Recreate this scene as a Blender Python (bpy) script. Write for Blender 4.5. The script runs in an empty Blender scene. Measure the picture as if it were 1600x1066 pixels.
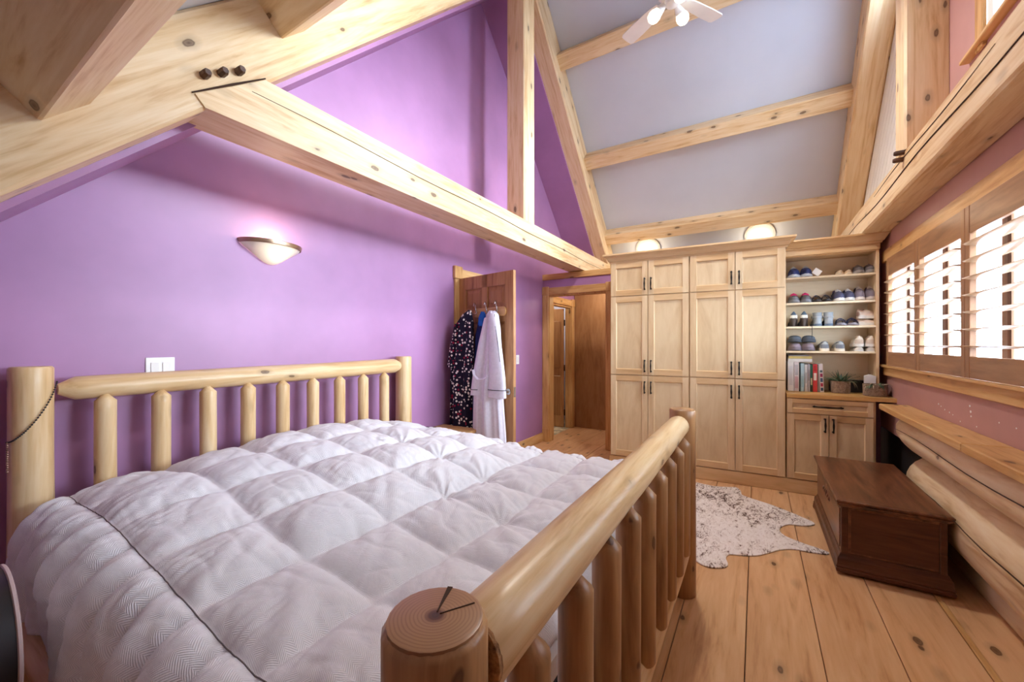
import bpy, bmesh, math, random
from mathutils import Vector, Matrix, noise
random.seed(7)
C = bpy.context.scene.collection
SC = bpy.context.scene
PI = math.pi
R = math.radians

# ---------------------------------------------------------------- camera
cam = bpy.data.cameras.new('camera')
cam.sensor_width = 36.0
cam.lens = 620.0 / 1600.0 * 36.0
cam.shift_y = 5.0 / 1600.0
cam.clip_start = 0.02
co = bpy.data.objects.new('camera', cam)
C.objects.link(co)
co.location = (0, 0, 1.37)
co.rotation_euler = (R(90), 0, math.atan2(382, 620))
SC.camera = co

# ---------------------------------------------------------------- view and sky
SC.view_settings.view_transform = 'Standard'
SC.view_settings.look = 'None'
SC.view_settings.gamma = 1.0
SC.view_settings.use_curve_mapping = False
SC.view_settings.exposure = 0.42
SC.cycles.use_denoising = True
SC.cycles.max_bounces = 10
SC.cycles.diffuse_bounces = 6
SC.cycles.transparent_max_bounces = 16
SC.cycles.sample_clamp_indirect = 8.0
SKY = 16.0
w = bpy.data.worlds.new('sky'); SC.world = w
w.use_nodes = True
nt = w.node_tree
bg = nt.nodes['Background']
tc = nt.nodes.new('ShaderNodeTexCoord')
sx = nt.nodes.new('ShaderNodeSeparateXYZ')
rp = nt.nodes.new('ShaderNodeValToRGB')
nt.links.new(tc.outputs['Generated'], sx.inputs[0])
nt.links.new(sx.outputs['Z'], rp.inputs['Fac'])
rp.color_ramp.elements[0].color = (0.74, 0.86, 1.0, 1)
rp.color_ramp.elements[1].color = (0.52, 0.72, 1.0, 1)
nt.links.new(rp.outputs['Color'], bg.inputs['Color'])
bg.inputs['Strength'].default_value = SKY


def portal(name, loc, rot, sxx, syy):
    L = bpy.data.lights.new(name, 'AREA')
    L.shape = 'RECTANGLE'; L.size = sxx; L.size_y = syy
    L.cycles.is_portal = True
    o = bpy.data.objects.new(name, L); C.objects.link(o)
    o.location = loc; o.rotation_euler = rot


# sky portals at the openings of the room (window band, gable windows)
portal('window_portal', (1.25, 3.05, 1.65), (0, R(90), 0), 0.95, 3.2)
portal('gable_portal', (1.25, 2.2, 3.6), (0, R(90), 0), 1.6, 1.7)
portal('gable_portal', (1.25, 4.5, 3.4), (0, R(90), 0), 1.7, 1.8)


# low, very soft winter sun behind thin cloud: comes in level under the porch roof, through the right-hand windows
sun = bpy.data.lights.new('sun', 'SUN'); sun.energy = 7.8; sun.angle = R(32); sun.color = (0.80, 0.90, 1.0)
so_ = bpy.data.objects.new('sun', sun); C.objects.link(so_)
so_.rotation_euler = Vector((-1.0, -0.22, -0.16)).to_track_quat('-Z', 'Y').to_euler()


def lamp(name, loc, power, col, size=0.05, kind='POINT'):
    L = bpy.data.lights.new(name, kind)
    L.energy = power; L.color = col
    L.shadow_soft_size = size
    o = bpy.data.objects.new(name, L); C.objects.link(o); o.location = loc
    return o


# ---------------------------------------------------------------- helpers: colour and materials
def lin(c):
    out = []
    for v in c[:3]:
        v /= 255.0
        out.append(v / 12.92 if v <= 0.04045 else ((v + 0.055) / 1.055) ** 2.4)
    return (*out, 1.0)


class NT:
    def __init__(s, name):
        s.m = bpy.data.materials.new(name); s.m.use_nodes = True
        s.t = s.m.node_tree; s.b = s.t.nodes['Principled BSDF']

    def n(s, typ, **kw):
        q = s.t.nodes.new(typ)
        for k, v in kw.items():
            setattr(q, k, v)
        return q

    def l(s, a, b):
        s.t.links.new(a, b)

    def ramp(s, fac, stops):
        q = s.n('ShaderNodeValToRGB')
        e = q.color_ramp.elements
        e[0].position, e[0].color = stops[0]
        e[1].position, e[1].color = stops[-1]
        for p, c in stops[1:-1]:
            x = e.new(p); x.color = c
        s.l(fac, q.inputs['Fac'])
        return q.outputs['Color']

    def mix(s, fac, a, b, mode='MIX'):
        q = s.n('ShaderNodeMix', data_type='RGBA', blend_type=mode)
        for i, v in ((0, fac), (6, a), (7, b)):
            if hasattr(v, 'node'):
                s.l(v, q.inputs[i])
            else:
                q.inputs[i].default_value = v
        return q.outputs[2]

    def math(s, op, a, b=0.0, c=0.0):
        q = s.n('ShaderNodeMath', operation=op)
        for i, v in enumerate((a, b, c)):
            if hasattr(v, 'node'):
                s.l(v, q.inputs[i])
            else:
                q.inputs[i].default_value = v
        return q.outputs[0]

    def coords(s, scale, rnd=True):
        tc = s.n('ShaderNodeTexCoord')
        src = tc.outputs['Object']
        if rnd:
            oi = s.n('ShaderNodeObjectInfo')
            mu = s.n('ShaderNodeVectorMath', operation='MULTIPLY_ADD')
            cb = s.n('ShaderNodeCombineXYZ')
            for i, f in enumerate((37.0, 53.0, 71.0)):
                s.l(s.math('MULTIPLY', oi.outputs['Random'], f), cb.inputs[i])
            s.l(src, mu.inputs[0]); mu.inputs[1].default_value = (1, 1, 1)
            s.l(cb.outputs[0], mu.inputs[2])
            src = mu.outputs[0]
        mp = s.n('ShaderNodeMapping')
        mp.inputs['Scale'].default_value = scale
        s.l(src, mp.inputs[0])
        return mp.outputs[0]

    def noise(s, vec, scale, detail=4.0, rough=0.55, dist=0.0):
        q = s.n('ShaderNodeTexNoise')
        s.l(vec, q.inputs['Vector'])
        q.inputs['Scale'].default_value = scale
        q.inputs['Detail'].default_value = detail
        q.inputs['Roughness'].default_value = rough
        q.inputs['Distortion'].default_value = dist
        return q.outputs['Fac']

    def bump(s, h, strength=0.2, dist=0.01):
        q = s.n('ShaderNodeBump')
        q.inputs['Strength'].default_value = strength
        q.inputs['Distance'].default_value = dist
        s.l(h, q.inputs['Height'])
        s.l(q.outputs[0], s.b.inputs['Normal'])

    def set(s, col=None, rough=0.5, metal=0.0, spec=0.5):
        if col is not None:
            if hasattr(col, 'node'):
                s.l(col, s.b.inputs['Base Color'])
            else:
                s.b.inputs['Base Color'].default_value = col
        s.b.inputs['Roughness'].default_value = rough
        s.b.inputs['Metallic'].default_value = metal
        s.b.inputs['Specular IOR Level'].default_value = spec
        return s.m


def plain(name, c, rough=0.5, metal=0.0, var=0.06, nscale=8.0, bump=0.0, spec=0.5):
    t = NT(name)
    b = lin(c)
    nz = t.noise(t.coords((1, 1, 1)), nscale, 4)
    lo = tuple(max(0, x * (1 - var * 2)) for x in b[:3]) + (1,)
    hi = tuple(min(1, x * (1 + var * 2)) for x in b[:3]) + (1,)
    col = t.ramp(nz, [(0.3, lo), (0.7, hi)])
    if bump:
        t.bump(nz, bump, 0.01)
    return t.set(col, rough, metal, spec)


def wood(name, light, mid, dark, axis='X', knots=1.0, rough=0.42, grain=1.0, knotcol=(70, 38, 22), along=0.9, across=11.0, ktight=0.075, tone=0.25, spec=0.4):
    t = NT(name)
    i = 'XYZ'.index(axis)
    sc = [across, across, across]; sc[i] = along
    v = t.coords(tuple(sc))
    n1 = t.noise(v, 1.5 * grain, 6, 0.6, 0.9)
    n2 = t.noise(v, 6.0 * grain, 3, 0.5, 0.3)
    f = t.math('ADD', t.math('MULTIPLY', n1, 0.75), t.math('MULTIPLY', n2, 0.25))
    col = t.ramp(f, [(0.34, lin(dark)), (0.47, lin(mid)), (0.62, lin(light))])
    # large slow tone differences along the timber
    vs = [1.6, 1.6, 1.6]; vs[i] = 0.7
    big = t.noise(t.coords(tuple(vs)), 1.3, 2)
    col = t.mix(t.math('MULTIPLY', t.math('SUBTRACT', big, 0.35), tone * 2), col, lin(dark))
    # tone of the single board
    oi = t.n('ShaderNodeObjectInfo')
    col = t.mix(t.math('MULTIPLY', oi.outputs['Random'], tone * 0.8), col, lin(mid))
    if knots > 0:
        ks = [5.5 * knots] * 3; ks[i] = 2.6 * knots
        kv = t.coords(tuple(ks))
        wob = t.n('ShaderNodeVectorMath', operation='MULTIPLY_ADD')
        nz = t.n('ShaderNodeTexNoise'); t.l(kv, nz.inputs['Vector']); nz.inputs['Scale'].default_value = 4.0
        t.l(nz.outputs['Color'], wob.inputs[0]); wob.inputs[1].default_value = (0.1, 0.1, 0.1); t.l(kv, wob.inputs[2])
        vo = t.n('ShaderNodeTexVoronoi'); vo.inputs['Scale'].default_value = 1.0
        t.l(wob.outputs[0], vo.inputs['Vector'])
        d = vo.outputs['Distance']
        kf = t.ramp(d, [(0.0, (0.9, 0.9, 0.9, 1)), (ktight * 0.7, (0.72, 0.72, 0.72, 1)), (ktight * 0.95, (0.85, 0.85, 0.85, 1)), (ktight * 1.2, (0.25, 0.25, 0.25, 1)), (ktight * 2.6, (0, 0, 0, 1))])
        col = t.mix(kf, col, lin(knotcol))
    t.bump(n2, 0.12, 0.004)
    return t.set(col, rough, 0.0, spec)


M = {}
# honey pine timbers
M['beam'] = wood('pine_timber', (240, 218, 182), (228, 198, 152), (196, 150, 98), 'X', 1.45, 0.45, tone=0.3, ktight=0.10)
M['beamy'] = wood('pine_timber_along', (240, 218, 182), (228, 198, 152), (196, 150, 98), 'Y', 1.45, 0.45, tone=0.3, ktight=0.10)
M['log'] = wood('bed_log_lengthwise', (232, 208, 168), (218, 186, 138), (190, 150, 100), 'X', 1.7, 0.32, ktight=0.095, tone=0.3)
M['logdark'] = wood('dark_log_lengthwise', (190, 148, 100), (166, 122, 80), (126, 88, 54), 'X', 1.9, 0.36, ktight=0.11, tone=0.3)  # darker log tone for the footboard posts and spindles
M['walllog'] = wood('wall_log', (242, 226, 194), (232, 208, 168), (200, 164, 118), 'X', 0.9, 0.5, ktight=0.06, tone=0.3, across=7)
M['plank'] = wood('floor_plank', (232, 192, 146), (220, 174, 126), (184, 132, 88), 'Y', 1.35, 0.3, across=9, tone=0.5, ktight=0.105, knotcol=(62, 32, 18))
M['trim'] = wood('pine_trim', (220, 180, 124), (204, 158, 100), (176, 124, 70), 'X', 0.9, 0.4, tone=0.25)
M['trimz'] = wood('pine_trim_upright', (220, 180, 124), (204, 158, 100), (176, 124, 70), 'Z', 0.9, 0.4, tone=0.25)
M['trimy'] = wood('pine_trim_lengthwise', (224, 186, 130), (208, 162, 104), (180, 128, 74), 'Y', 1.2, 0.4, tone=0.25)
M['doorw'] = wood('door_pine', (190, 142, 92), (172, 122, 76), (142, 94, 54), 'Z', 0.8, 0.4, tone=0.25)
M['doorpanel'] = wood('door_panel_pine', (178, 130, 82), (160, 112, 68), (130, 84, 48), 'Z', 0.5, 0.4, tone=0.25)
M['ply'] = wood('plywood', (176, 134, 92), (158, 114, 74), (126, 86, 52), 'Z', 0.0, 0.5, across=4, tone=0.3)
M['cab'] = wood('maple', (228, 204, 166), (218, 190, 150), (204, 172, 130), 'Z', 0.0, 0.38, across=6, tone=0.2)
M['cabx'] = wood('maple_crossgrain', (222, 190, 146), (210, 174, 128), (192, 154, 106), 'X', 0.0, 0.38, across=6, tone=0.2)
M['cabpan'] = wood('maple_panel', (226, 204, 166), (216, 190, 150), (202, 172, 132), 'Z', 0.0, 0.42, across=4, tone=0.25)
M['shelf'] = wood('pale_shelf', (232, 214, 182), (226, 206, 172), (216, 194, 158), 'X', 0.0, 0.45, across=6, tone=0.1)
M['counter'] = wood('wood_counter', (226, 186, 122), (212, 168, 104), (192, 146, 84), 'X', 0.0, 0.35, tone=0.2)
M['chest'] = wood('dark_walnut', (142, 94, 64), (108, 68, 46), (64, 38, 26), 'Y', 0.0, 0.28, across=8, tone=0.4, spec=0.5)
M['chestx'] = wood('dark_walnut_end', (112, 70, 48), (86, 50, 36), (54, 32, 24), 'X', 0.0, 0.3, across=9, tone=0.4)
M['night'] = wood('nightstand_pine', (224, 174, 112), (206, 150, 90), (180, 122, 68), 'Y', 0.8, 0.35, tone=0.3)
M['dark'] = plain('shade_and_black', (26, 20, 18), 0.8)  # near-black: painted shade on log backing and box spring, own colour elsewhere
M['crack'] = plain('timber_crack', (62, 38, 22), 0.9)
M['iron'] = plain('bronze_black', (38, 32, 28), 0.4, 0.7)
M['chrome'] = plain('brushed_nickel', (190, 186, 180), 0.25, 1.0)
M['brass'] = plain('worn_brass_rim', (186, 160, 134), 0.3, 0.9)
M['white'] = plain('white_paint', (236, 236, 234), 0.45, var=0.02)
M['fanwhite'] = plain('fan_white', (232, 230, 226), 0.4, var=0.02)
M['black'] = plain('black_vinyl', (34, 33, 36), 0.32)
M['rim'] = plain('pale_piping', (196, 176, 174), 0.4)
M['wallp'] = plain('purple_paint', (168, 122, 166), 0.42, var=0.045, nscale=2.2, bump=0.05)
M['wallr'] = plain('mauve_wall_tone', (188, 142, 136), 0.5, var=0.04, nscale=2.5, bump=0.04)  # browner mauve tone than the purple wall
M['ceil'] = plain('grey_ceiling_paint', (200, 204, 214), 0.6, var=0.02, nscale=1.5)
M['sub'] = plain('subfloor', (70, 44, 28), 0.9)
M['snow'] = plain('frosty_ground', (150, 156, 164), 0.9, var=0.03, nscale=0.3)
M['boxin'] = plain('dim_room_paint', (180, 170, 160), 0.7)
M['porch'] = plain('white_boards', (240, 238, 232), 0.5, var=0.02)
M['darkwood'] = wood('dark_window_post', (104, 72, 54), (84, 56, 42), (60, 40, 30), 'Z', 0.0, 0.5)
M['shutter'] = wood('stained_shutter', (178, 134, 94), (160, 116, 80), (132, 92, 62), 'Z', 0.0, 0.35, across=8, tone=0.15)
M['shuttery'] = wood('stained_shutter_rail', (178, 136, 98), (160, 118, 84), (134, 96, 66), 'Y', 0.0, 0.32, across=8, tone=0.15)
M['louver'] = wood('stained_louver', (204, 176, 146), (192, 162, 130), (170, 138, 106), 'Y', 0.0, 0.25, across=8, tone=0.1)


def glass(name, tint=(1, 1, 1)):
    t = NT(name)
    t.t.nodes.remove(t.b)
    tr = t.n('ShaderNodeBsdfTransparent'); tr.inputs[0].default_value = (*tint, 1)
    gl = t.n('ShaderNodeBsdfGlossy'); gl.inputs['Roughness'].default_value = 0.03
    fr = t.n('ShaderNodeLayerWeight'); fr.inputs[0].default_value = 0.5
    mx = t.n('ShaderNodeMixShader')
    t.l(t.math('MULTIPLY_ADD', t.math('POWER', fr.outputs['Facing'], 5.0), 0.6, 0.03), mx.inputs[0]); t.l(tr.outputs[0], mx.inputs[1]); t.l(gl.outputs[0], mx.inputs[2])
    t.l(mx.outputs[0], t.t.nodes['Material Output'].inputs[0])
    return t.m


M['glass'] = glass('window_glass')
M['jar'] = glass('brown_glass', (0.55, 0.42, 0.36))


def glow(name, col, strength, base=(240, 235, 225)):
    t = NT(name)
    t.set(lin(base), 0.3)
    t.b.inputs['Emission Color'].default_value = lin(col)
    t.b.inputs['Emission Strength'].default_value = strength
    return t.m


M['bulb'] = glow('lit_fan_bulb', (255, 244, 214), 1.0)
def sconce_glass():
    t = NT('lit_frosted_glass')
    t.set(lin((232, 222, 204)), 0.3)
    tc = t.n('ShaderNodeTexCoord'); vd = t.n('ShaderNodeVectorMath', operation='DISTANCE')
    t.l(tc.outputs['Object'], vd.inputs[0]); vd.inputs[1].default_value = (0.09, 0.0, -0.06)
    e = t.ramp(vd.outputs['Value'], [(0.02, (0.95, 0.95, 0.95, 1)), (0.06, (0.5, 0.5, 0.5, 1)), (0.14, (0.05, 0.05, 0.05, 1))])
    t.b.inputs['Emission Color'].default_value = lin((255, 236, 196))
    t.l(e, t.b.inputs['Emission Strength'])
    return t.m


M['sconceglass'] = sconce_glass()
M['sconcebulb'] = glow('lit_sconce_core', (255, 240, 210), 4.0)
M['flush'] = glow('lit_flush_dome', (255, 244, 220), 0.55)


def endgrain(name, a, b, c):
    t = NT(name)
    tc = t.n('ShaderNodeTexCoord')
    nz = t.noise(tc.outputs['Object'], 9, 3)
    ln = t.n('ShaderNodeVectorMath', operation='LENGTH')
    mp = t.n('ShaderNodeMapping'); mp.inputs['Scale'].default_value = (1, 1, 0)
    t.l(tc.outputs['Object'], mp.inputs[0]); t.l(mp.outputs[0], ln.inputs[0])
    r = t.math('ADD', t.math('MULTIPLY', ln.outputs['Value'], 1250.0), t.math('MULTIPLY', nz, 14.0))
    s = t.math('MULTIPLY_ADD', t.math('SINE', r), 0.5, 0.5)
    col = t.ramp(s, [(0.0, lin(b)), (0.6, lin(a)), (1.0, lin(a))])
    core = t.ramp(ln.outputs['Value'], [(0.004, lin(c)), (0.009, lin(b)), (0.016, (1, 1, 1, 1))])
    col = t.mix(1.0, col, core, 'MULTIPLY')
    return t.set(col, 0.35)


M['endgrain'] = endgrain('log_end_grain', (164, 122, 84), (146, 106, 72), (96, 64, 42))
M['roughend'] = plain('rough_sawn_end', (150, 108, 66), 0.9, var=0.35, nscale=60, bump=0.8)


def fabric_comforter():
    t = NT('herringbone_comforter')
    tc = t.n('ShaderNodeTexCoord')
    sp = t.n('ShaderNodeSeparateXYZ'); t.l(tc.outputs['UV'], sp.inputs[0])
    u, v = sp.outputs['X'], sp.outputs['Y']
    tri = t.math('PINGPONG', u, 0.02)
    st = t.math('SINE', t.math('MULTIPLY', t.math('ADD', v, tri), 2 * PI / 0.0055))
    f = t.math('MULTIPLY_ADD', st, 0.5, 0.5)
    col = t.ramp(f, [(0.0, lin((220, 220, 224))), (1.0, lin((240, 240, 243)))])
    nz = t.noise(tc.outputs['Object'], 5, 5, 0.6)
    col = t.mix(t.math('MULTIPLY', nz, 0.18), col, lin((196, 198, 206)))
    h = t.math('ADD', t.math('MULTIPLY', f, 0.25), t.math('MULTIPLY', t.noise(tc.outputs['Object'], 22, 5, 0.6, 0.8), 1.0))
    t.bump(h, 0.35, 0.012)
    return t.set(col, 0.8, 0, 0.2)


M['comforter'] = fabric_comforter()
M['seam'] = plain('comforter_piping', (112, 104, 104), 0.8)


def dots():
    t = NT('dotted_navy_fabric')
    tc = t.n('ShaderNodeTexCoord')
    vo = t.n('ShaderNodeTexVoronoi'); vo.inputs['Scale'].default_value = 34.0; vo.inputs['Randomness'].default_value = 0.75
    t.l(tc.outputs['Object'], vo.inputs['Vector'])
    sp = t.n('ShaderNodeSeparateColor'); t.l(vo.outputs['Color'], sp.inputs[0])
    dotc = t.ramp(sp.outputs[0], [(0.0, lin((150, 30, 60))), (0.2, lin((150, 30, 60))), (0.22, lin((238, 230, 222))), (1.0, lin((240, 234, 226)))])
    f = t.math('LESS_THAN', vo.outputs['Distance'], 0.34)
    col = t.mix(f, lin((30, 26, 44)), dotc)
    return t.set(col, 0.8, 0, 0.2)


M['dots'] = dots()
M['navy'] = plain('navy_cloth', (32, 40, 88), 0.8, var=0.15, spec=0.2)
M['royal'] = plain('royal_blue_cloth', (36, 92, 170), 0.7, var=0.15, spec=0.2)
M['robe'] = plain('pale_lilac_terry', (222, 218, 230), 0.9, var=0.03, nscale=40, bump=0.2, spec=0.1)
M['pipingd'] = plain('charcoal_piping', (52, 50, 62), 0.8)


def hide():
    t = NT('cowhide')
    v = t.coords((1, 1, 1), False)
    n1 = t.noise(t.coords((7, 3, 1), False), 3.0, 6, 0.7, 1.2)
    n2 = t.noise(t.coords((30, 9, 1), False), 4.0, 4, 0.7, 0.6)
    n3 = t.noise(v, 1.7, 2)
    f = t.math('ADD', t.math('ADD', t.math('MULTIPLY', n1, 0.6), t.math('MULTIPLY', n2, 0.4)), t.math('MULTIPLY', t.math('SUBTRACT', n3, 0.5), 0.3))
    col = t.ramp(f, [(0.44, lin((240, 236, 232))), (0.53, lin((224, 216, 210))), (0.59, lin((120, 98, 88))), (0.65, lin((38, 32, 30)))])
    t.bump(n2, 0.3, 0.01)
    return t.set(col, 0.75, 0, 0.2)


M['hide'] = hide()


def col_mat(name, c, rough=0.7, var=0.1):
    if name not in M:
        M[name] = plain(name, c, rough, var=var, nscale=14)
    return M[name]


# ---------------------------------------------------------------- helpers: meshes and objects
class MB:
    def __init__(s):
        s.v = []; s.f = []

    def add(s, verts, faces):
        o = len(s.v)
        s.v += [tuple(p) for p in verts]
        s.f += [tuple(i + o for i in f) for f in faces]
        return s

    def box(s, x0, x1, y0, y1, z0, z1, b=0.0):
        if x0 > x1: x0, x1 = x1, x0
        if y0 > y1: y0, y1 = y1, y0
        if z0 > z1: z0, z1 = z1, z0
        b = min(b, (x1 - x0) * 0.45, (y1 - y0) * 0.45, (z1 - z0) * 0.45)
        if b <= 0:
            return s.add([(x0, y0, z0), (x1, y0, z0), (x1, y1, z0), (x0, y1, z0), (x0, y0, z1), (x1, y0, z1), (x1, y1, z1), (x0, y1, z1)],
                         [(3, 2, 1, 0), (4, 5, 6, 7), (0, 1, 5, 4), (1, 2, 6, 5), (2, 3, 7, 6), (3, 0, 4, 7)])
        cx, cy, cz = (x0 + x1) / 2, (y0 + y1) / 2, (z0 + z1) / 2
        hx, hy, hz = (x1 - x0) / 2, (y1 - y0) / 2, (z1 - z0) / 2
        V = []; idx = {}
        for a in (-1, 1):
            for c in (-1, 1):
                for d in (-1, 1):
                    for k in range(3):
                        h = [hx - b, hy - b, hz - b]; h[k] += b
                        idx[(a, c, d, k)] = len(V)
                        V.append((cx + a * h[0], cy + c * h[1], cz + d * h[2]))
        F = []
        for a in (-1, 1):
            F.append([idx[(a, c, d, 0)] for c, d in ((-1, -1), (1, -1), (1, 1), (-1, 1))])
            F.append([idx[(c, a, d, 1)] for c, d in ((-1, -1), (1, -1), (1, 1), (-1, 1))])
            F.append([idx[(c, d, a, 2)] for c, d in ((-1, -1), (1, -1), (1, 1), (-1, 1))])
            for c in (-1, 1):
                F.append([idx[(a, c, -1, 0)], idx[(a, c, 1, 0)], idx[(a, c, 1, 1)], idx[(a, c, -1, 1)]])
                F.append([idx[(a, -1, c, 0)], idx[(a, 1, c, 0)], idx[(a, 1, c, 2)], idx[(a, -1, c, 2)]])
                F.append([idx[(-1, a, c, 1)], idx[(1, a, c, 1)], idx[(1, a, c, 2)], idx[(-1, a, c, 2)]])
                for d in (-1, 1):
                    F.append([idx[(a, c, d, 0)], idx[(a, c, d, 1)], idx[(a, c, d, 2)]])
        return s.add(V, F)

    def rings(s, rings, cap0=True, cap1=True, closed=True):
        n = len(rings[0]); V = []; F = []
        for r in rings:
            V += r
        for i in range(len(rings) - 1):
            for j in range(n if closed else n - 1):
                k = (j + 1) % n
                F.append((i * n + j, i * n + k, (i + 1) * n + k, (i + 1) * n + j))
        if cap0: F.append(tuple(range(n - 1, -1, -1)))
        if cap1: F.append(tuple(range((len(rings) - 1) * n, len(rings) * n)))
        return s.add(V, F)

    def tube(s, pts, rad, seg=10, cap=True, squash=1.0):
        pts = [Vector(p) for p in pts]
        if not hasattr(rad, '__len__'): rad = [rad] * len(pts)
        t0 = (pts[1] - pts[0]).normalized()
        up = Vector((0, 0, 1)) if abs(t0.z) < 0.95 else Vector((1, 0, 0))
        a = t0.cross(up).normalized()
        out = []
        for i, p in enumerate(pts):
            t = (pts[min(i + 1, len(pts) - 1)] - pts[max(i - 1, 0)]).normalized()
            a = (a - t * a.dot(t)).normalized(); b = t.cross(a)
            out.append([p + a * (math.cos(2 * PI * j / seg) * rad[i]) + b * (math.sin(2 * PI * j / seg) * rad[i] * squash) for j in range(seg)])
        return s.rings(out, cap, cap)

    def lathe(s, prof, c=(0, 0, 0), seg=20, cap0=True, cap1=True):
        return s.rings([[(c[0] + r * math.cos(2 * PI * j / seg), c[1] + r * math.sin(2 * PI * j / seg), c[2] + z) for j in range(seg)] for r, z in prof], cap0, cap1)

    def prism(s, poly, axis, a, b):
        """poly: 2D points in the two other axes (cyclic order), extruded along axis from a to b"""
        def P(q, t):
            return {'X': (t, q[0], q[1]), 'Y': (q[0], t, q[1]), 'Z': (q[0], q[1], t)}[axis]
        return s.rings([[P(q, a) for q in poly], [P(q, b) for q in poly]])

    def log(s, L, r0, r1, seg=20, rings=22, wob=0.02, seed=0, tip0=0.0, tip1=0.0, tl=0.04):
        """a peeled log along local X from 0 to L"""
        out = []
        xs = [L * i / (rings - 1) for i in range(rings)]
        if tip0: xs = [0, tl] + [x for x in xs if x > tl * 1.3]
        if tip1: xs = [x for x in xs if x < L - tl * 1.3] + [L - tl, L]
        for x in xs:
            r = r0 + (r1 - r0) * x / L
            if tip0 and x == 0: r *= tip0
            if tip1 and x == L: r *= tip1
            ring = []
            for j in range(seg):
                a = 2 * PI * j / seg
                q = r * (1 + wob * 2 * noise.noise(Vector((x * 2.5 + seed * 7.1, math.cos(a) * 1.2, math.sin(a) * 1.2))))
                ring.append((x, q * math.cos(a), q * math.sin(a)))
            out.append(ring)
        # a soft edge at blunt ends
        def soft(ring, xoff):
            return [(p[0] + xoff, p[1] * 0.9, p[2] * 0.9) for p in ring]
        if not tip0: out.insert(0, soft(out[0], -0.008))
        if not tip1: out.append(soft(out[-1], 0.008))
        return s.rings(out)


def build(name, mb, mat, parent=None, loc=None, mtx=None, smooth=None, kind=None):
    me = bpy.data.meshes.new(name)
    me.from_pydata(mb.v, [], mb.f)
    bm = bmesh.new(); bm.from_mesh(me)
    bmesh.ops.recalc_face_normals(bm, faces=bm.faces)
    bm.to_mesh(me); bm.free()
    me.materials.append(mat)
    if smooth is not None:
        me.polygons.foreach_set('use_smooth', [True] * len(me.polygons))
        me.set_sharp_from_angle(angle=R(smooth))
    o = bpy.data.objects.new(name, me); C.objects.link(o)
    if parent is not None: o.parent = parent
    if mtx is not None: o.matrix_basis = mtx
    if loc is not None: o.location = loc
    if kind: o['kind'] = kind
    return o


def thing(name, label, cat, loc=(0, 0, 0), rotz=0.0, group=None):
    o = bpy.data.objects.new(name, None); C.objects.link(o)
    o.empty_display_size = 0.1
    o.location = loc; o.rotation_euler = (0, 0, rotz)
    o['label'] = label; o['category'] = cat
    if group: o['group'] = group
    return o


def tag(o, label, cat, group=None):
    o['label'] = label; o['category'] = cat
    if group: o['group'] = group
    return o


def struct(name, loc=(0, 0, 0)):
    o = bpy.data.objects.new(name, None); C.objects.link(o); o.location = loc
    o['kind'] = 'structure'
    return o


def S(o, label=None):
    o['kind'] = 'structure'
    if label: o['label'] = label
    return o


def frame_mtx(p0, p1, up=(0, 0, 1)):
    p0, p1 = Vector(p0), Vector(p1)
    x = (p1 - p0).normalized(); u = Vector(up)
    if abs(x.dot(u)) > 0.98: u = Vector((0, 1, 0))
    y = u.cross(x).normalized(); z = x.cross(y)
    m = Matrix((x, y, z)).transposed().to_4x4(); m.translation = p0
    return m, (p1 - p0).length


def beam(name, p0, p1, wy, hz, mat, parent=None, up=(0, 0, 1), b=0.012, rough=True, seed=0):
    """a sawn timber whose centre line runs p0 to p1; wy wide, hz high; local X along"""
    m, L = frame_mtx(p0, p1, up)
    mb = MB()
    n = 14
    rings = []
    for i in range(n + 1):
        x = L * i / n
        k = 1 + (0.012 * noise.noise(Vector((x * 1.7 + seed * 9.3, seed, 0.3))) if rough else 0)
        a, c = wy / 2 * k, hz / 2 * k
        rings.append([(x, -a + b, -c), (x, a - b, -c), (x, a, -c + b), (x, a, c - b), (x, a - b, c), (x, -a + b, c), (x, -a, c - b), (x, -a, -c + b)])
    mb.rings(rings)
    return build(name, mb, mat, parent, mtx=m, smooth=40)


def log(name, p0, p1, r0, r1, mat, parent=None, **kw):
    m, L = frame_mtx(p0, p1)
    return build(name, MB().log(L, r0, r1, **kw), mat, parent, mtx=m, smooth=50)


def crack(pts, wdt, parent=None):
    """a drying crack as a thin dark groove line lying on a timber's face"""
    n = len(pts)
    return build('crack', MB().tube(pts, [wdt * (0.35 + 0.65 * math.sin(PI * (i + 0.3) / (n - 0.4))) for i in range(n)], 5), M['crack'], parent, smooth=60)


def copy_tree(o, parent=None):
    c = o.copy(); C.objects.link(c); c.parent = parent
    for ch in list(o.children):
        copy_tree(ch, c)
    return c


# ================================================================= SETTING
XL, XR, YD = -2.58, 1.0, 5.02          # headboard wall, window wall, partition with the doorway
YB, YF = -1.15, 6.7                     # wall behind the camera, far knee wall
RY, RZ = 3.54, 5.60                    # ridge
def ceilz(y): return RZ - abs(y - RY)

fl = S(build('floor', MB().box(-3.9, 1.3, YB - 0.1, YF + 0.1, -0.12, -0.02), M['sub']), 'wide plank pine floor')
k = 0
x0 = -0.042 - 0.288 * 9
for row in range(-9, 4):
    xa = -0.042 + 0.288 * (row - 1) if row > -9 else -2.62
    xb = -0.042 + 0.288 * row
    if row == -9: continue
    rr = random.Random(row + 40)
    cuts = [YB] + sorted([rr.uniform(0.2, 1.6), rr.uniform(4.6, 5.6)]) + [YF]
    for a, b in zip(cuts[:-1], cuts[1:]):
        o = build('plank', MB().box(xa + 0.0018, xb - 0.0018, a + 0.0015, b - 0.0015, -0.022, rr.uniform(-0.0012, 0.0), 0.0022), M['plank'], fl)
o = build('plank', MB().box(0.8238, 0.85, YB, YD, -0.022, 0.004, 0.004), M['trimy'], fl); o['label'] = 'pale narrow floor strip near the log wall'
build('plank', MB().box(0.852, 1.29, YB, 2.4, -0.022, -0.001, 0.002), M['plank'], fl)
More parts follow.
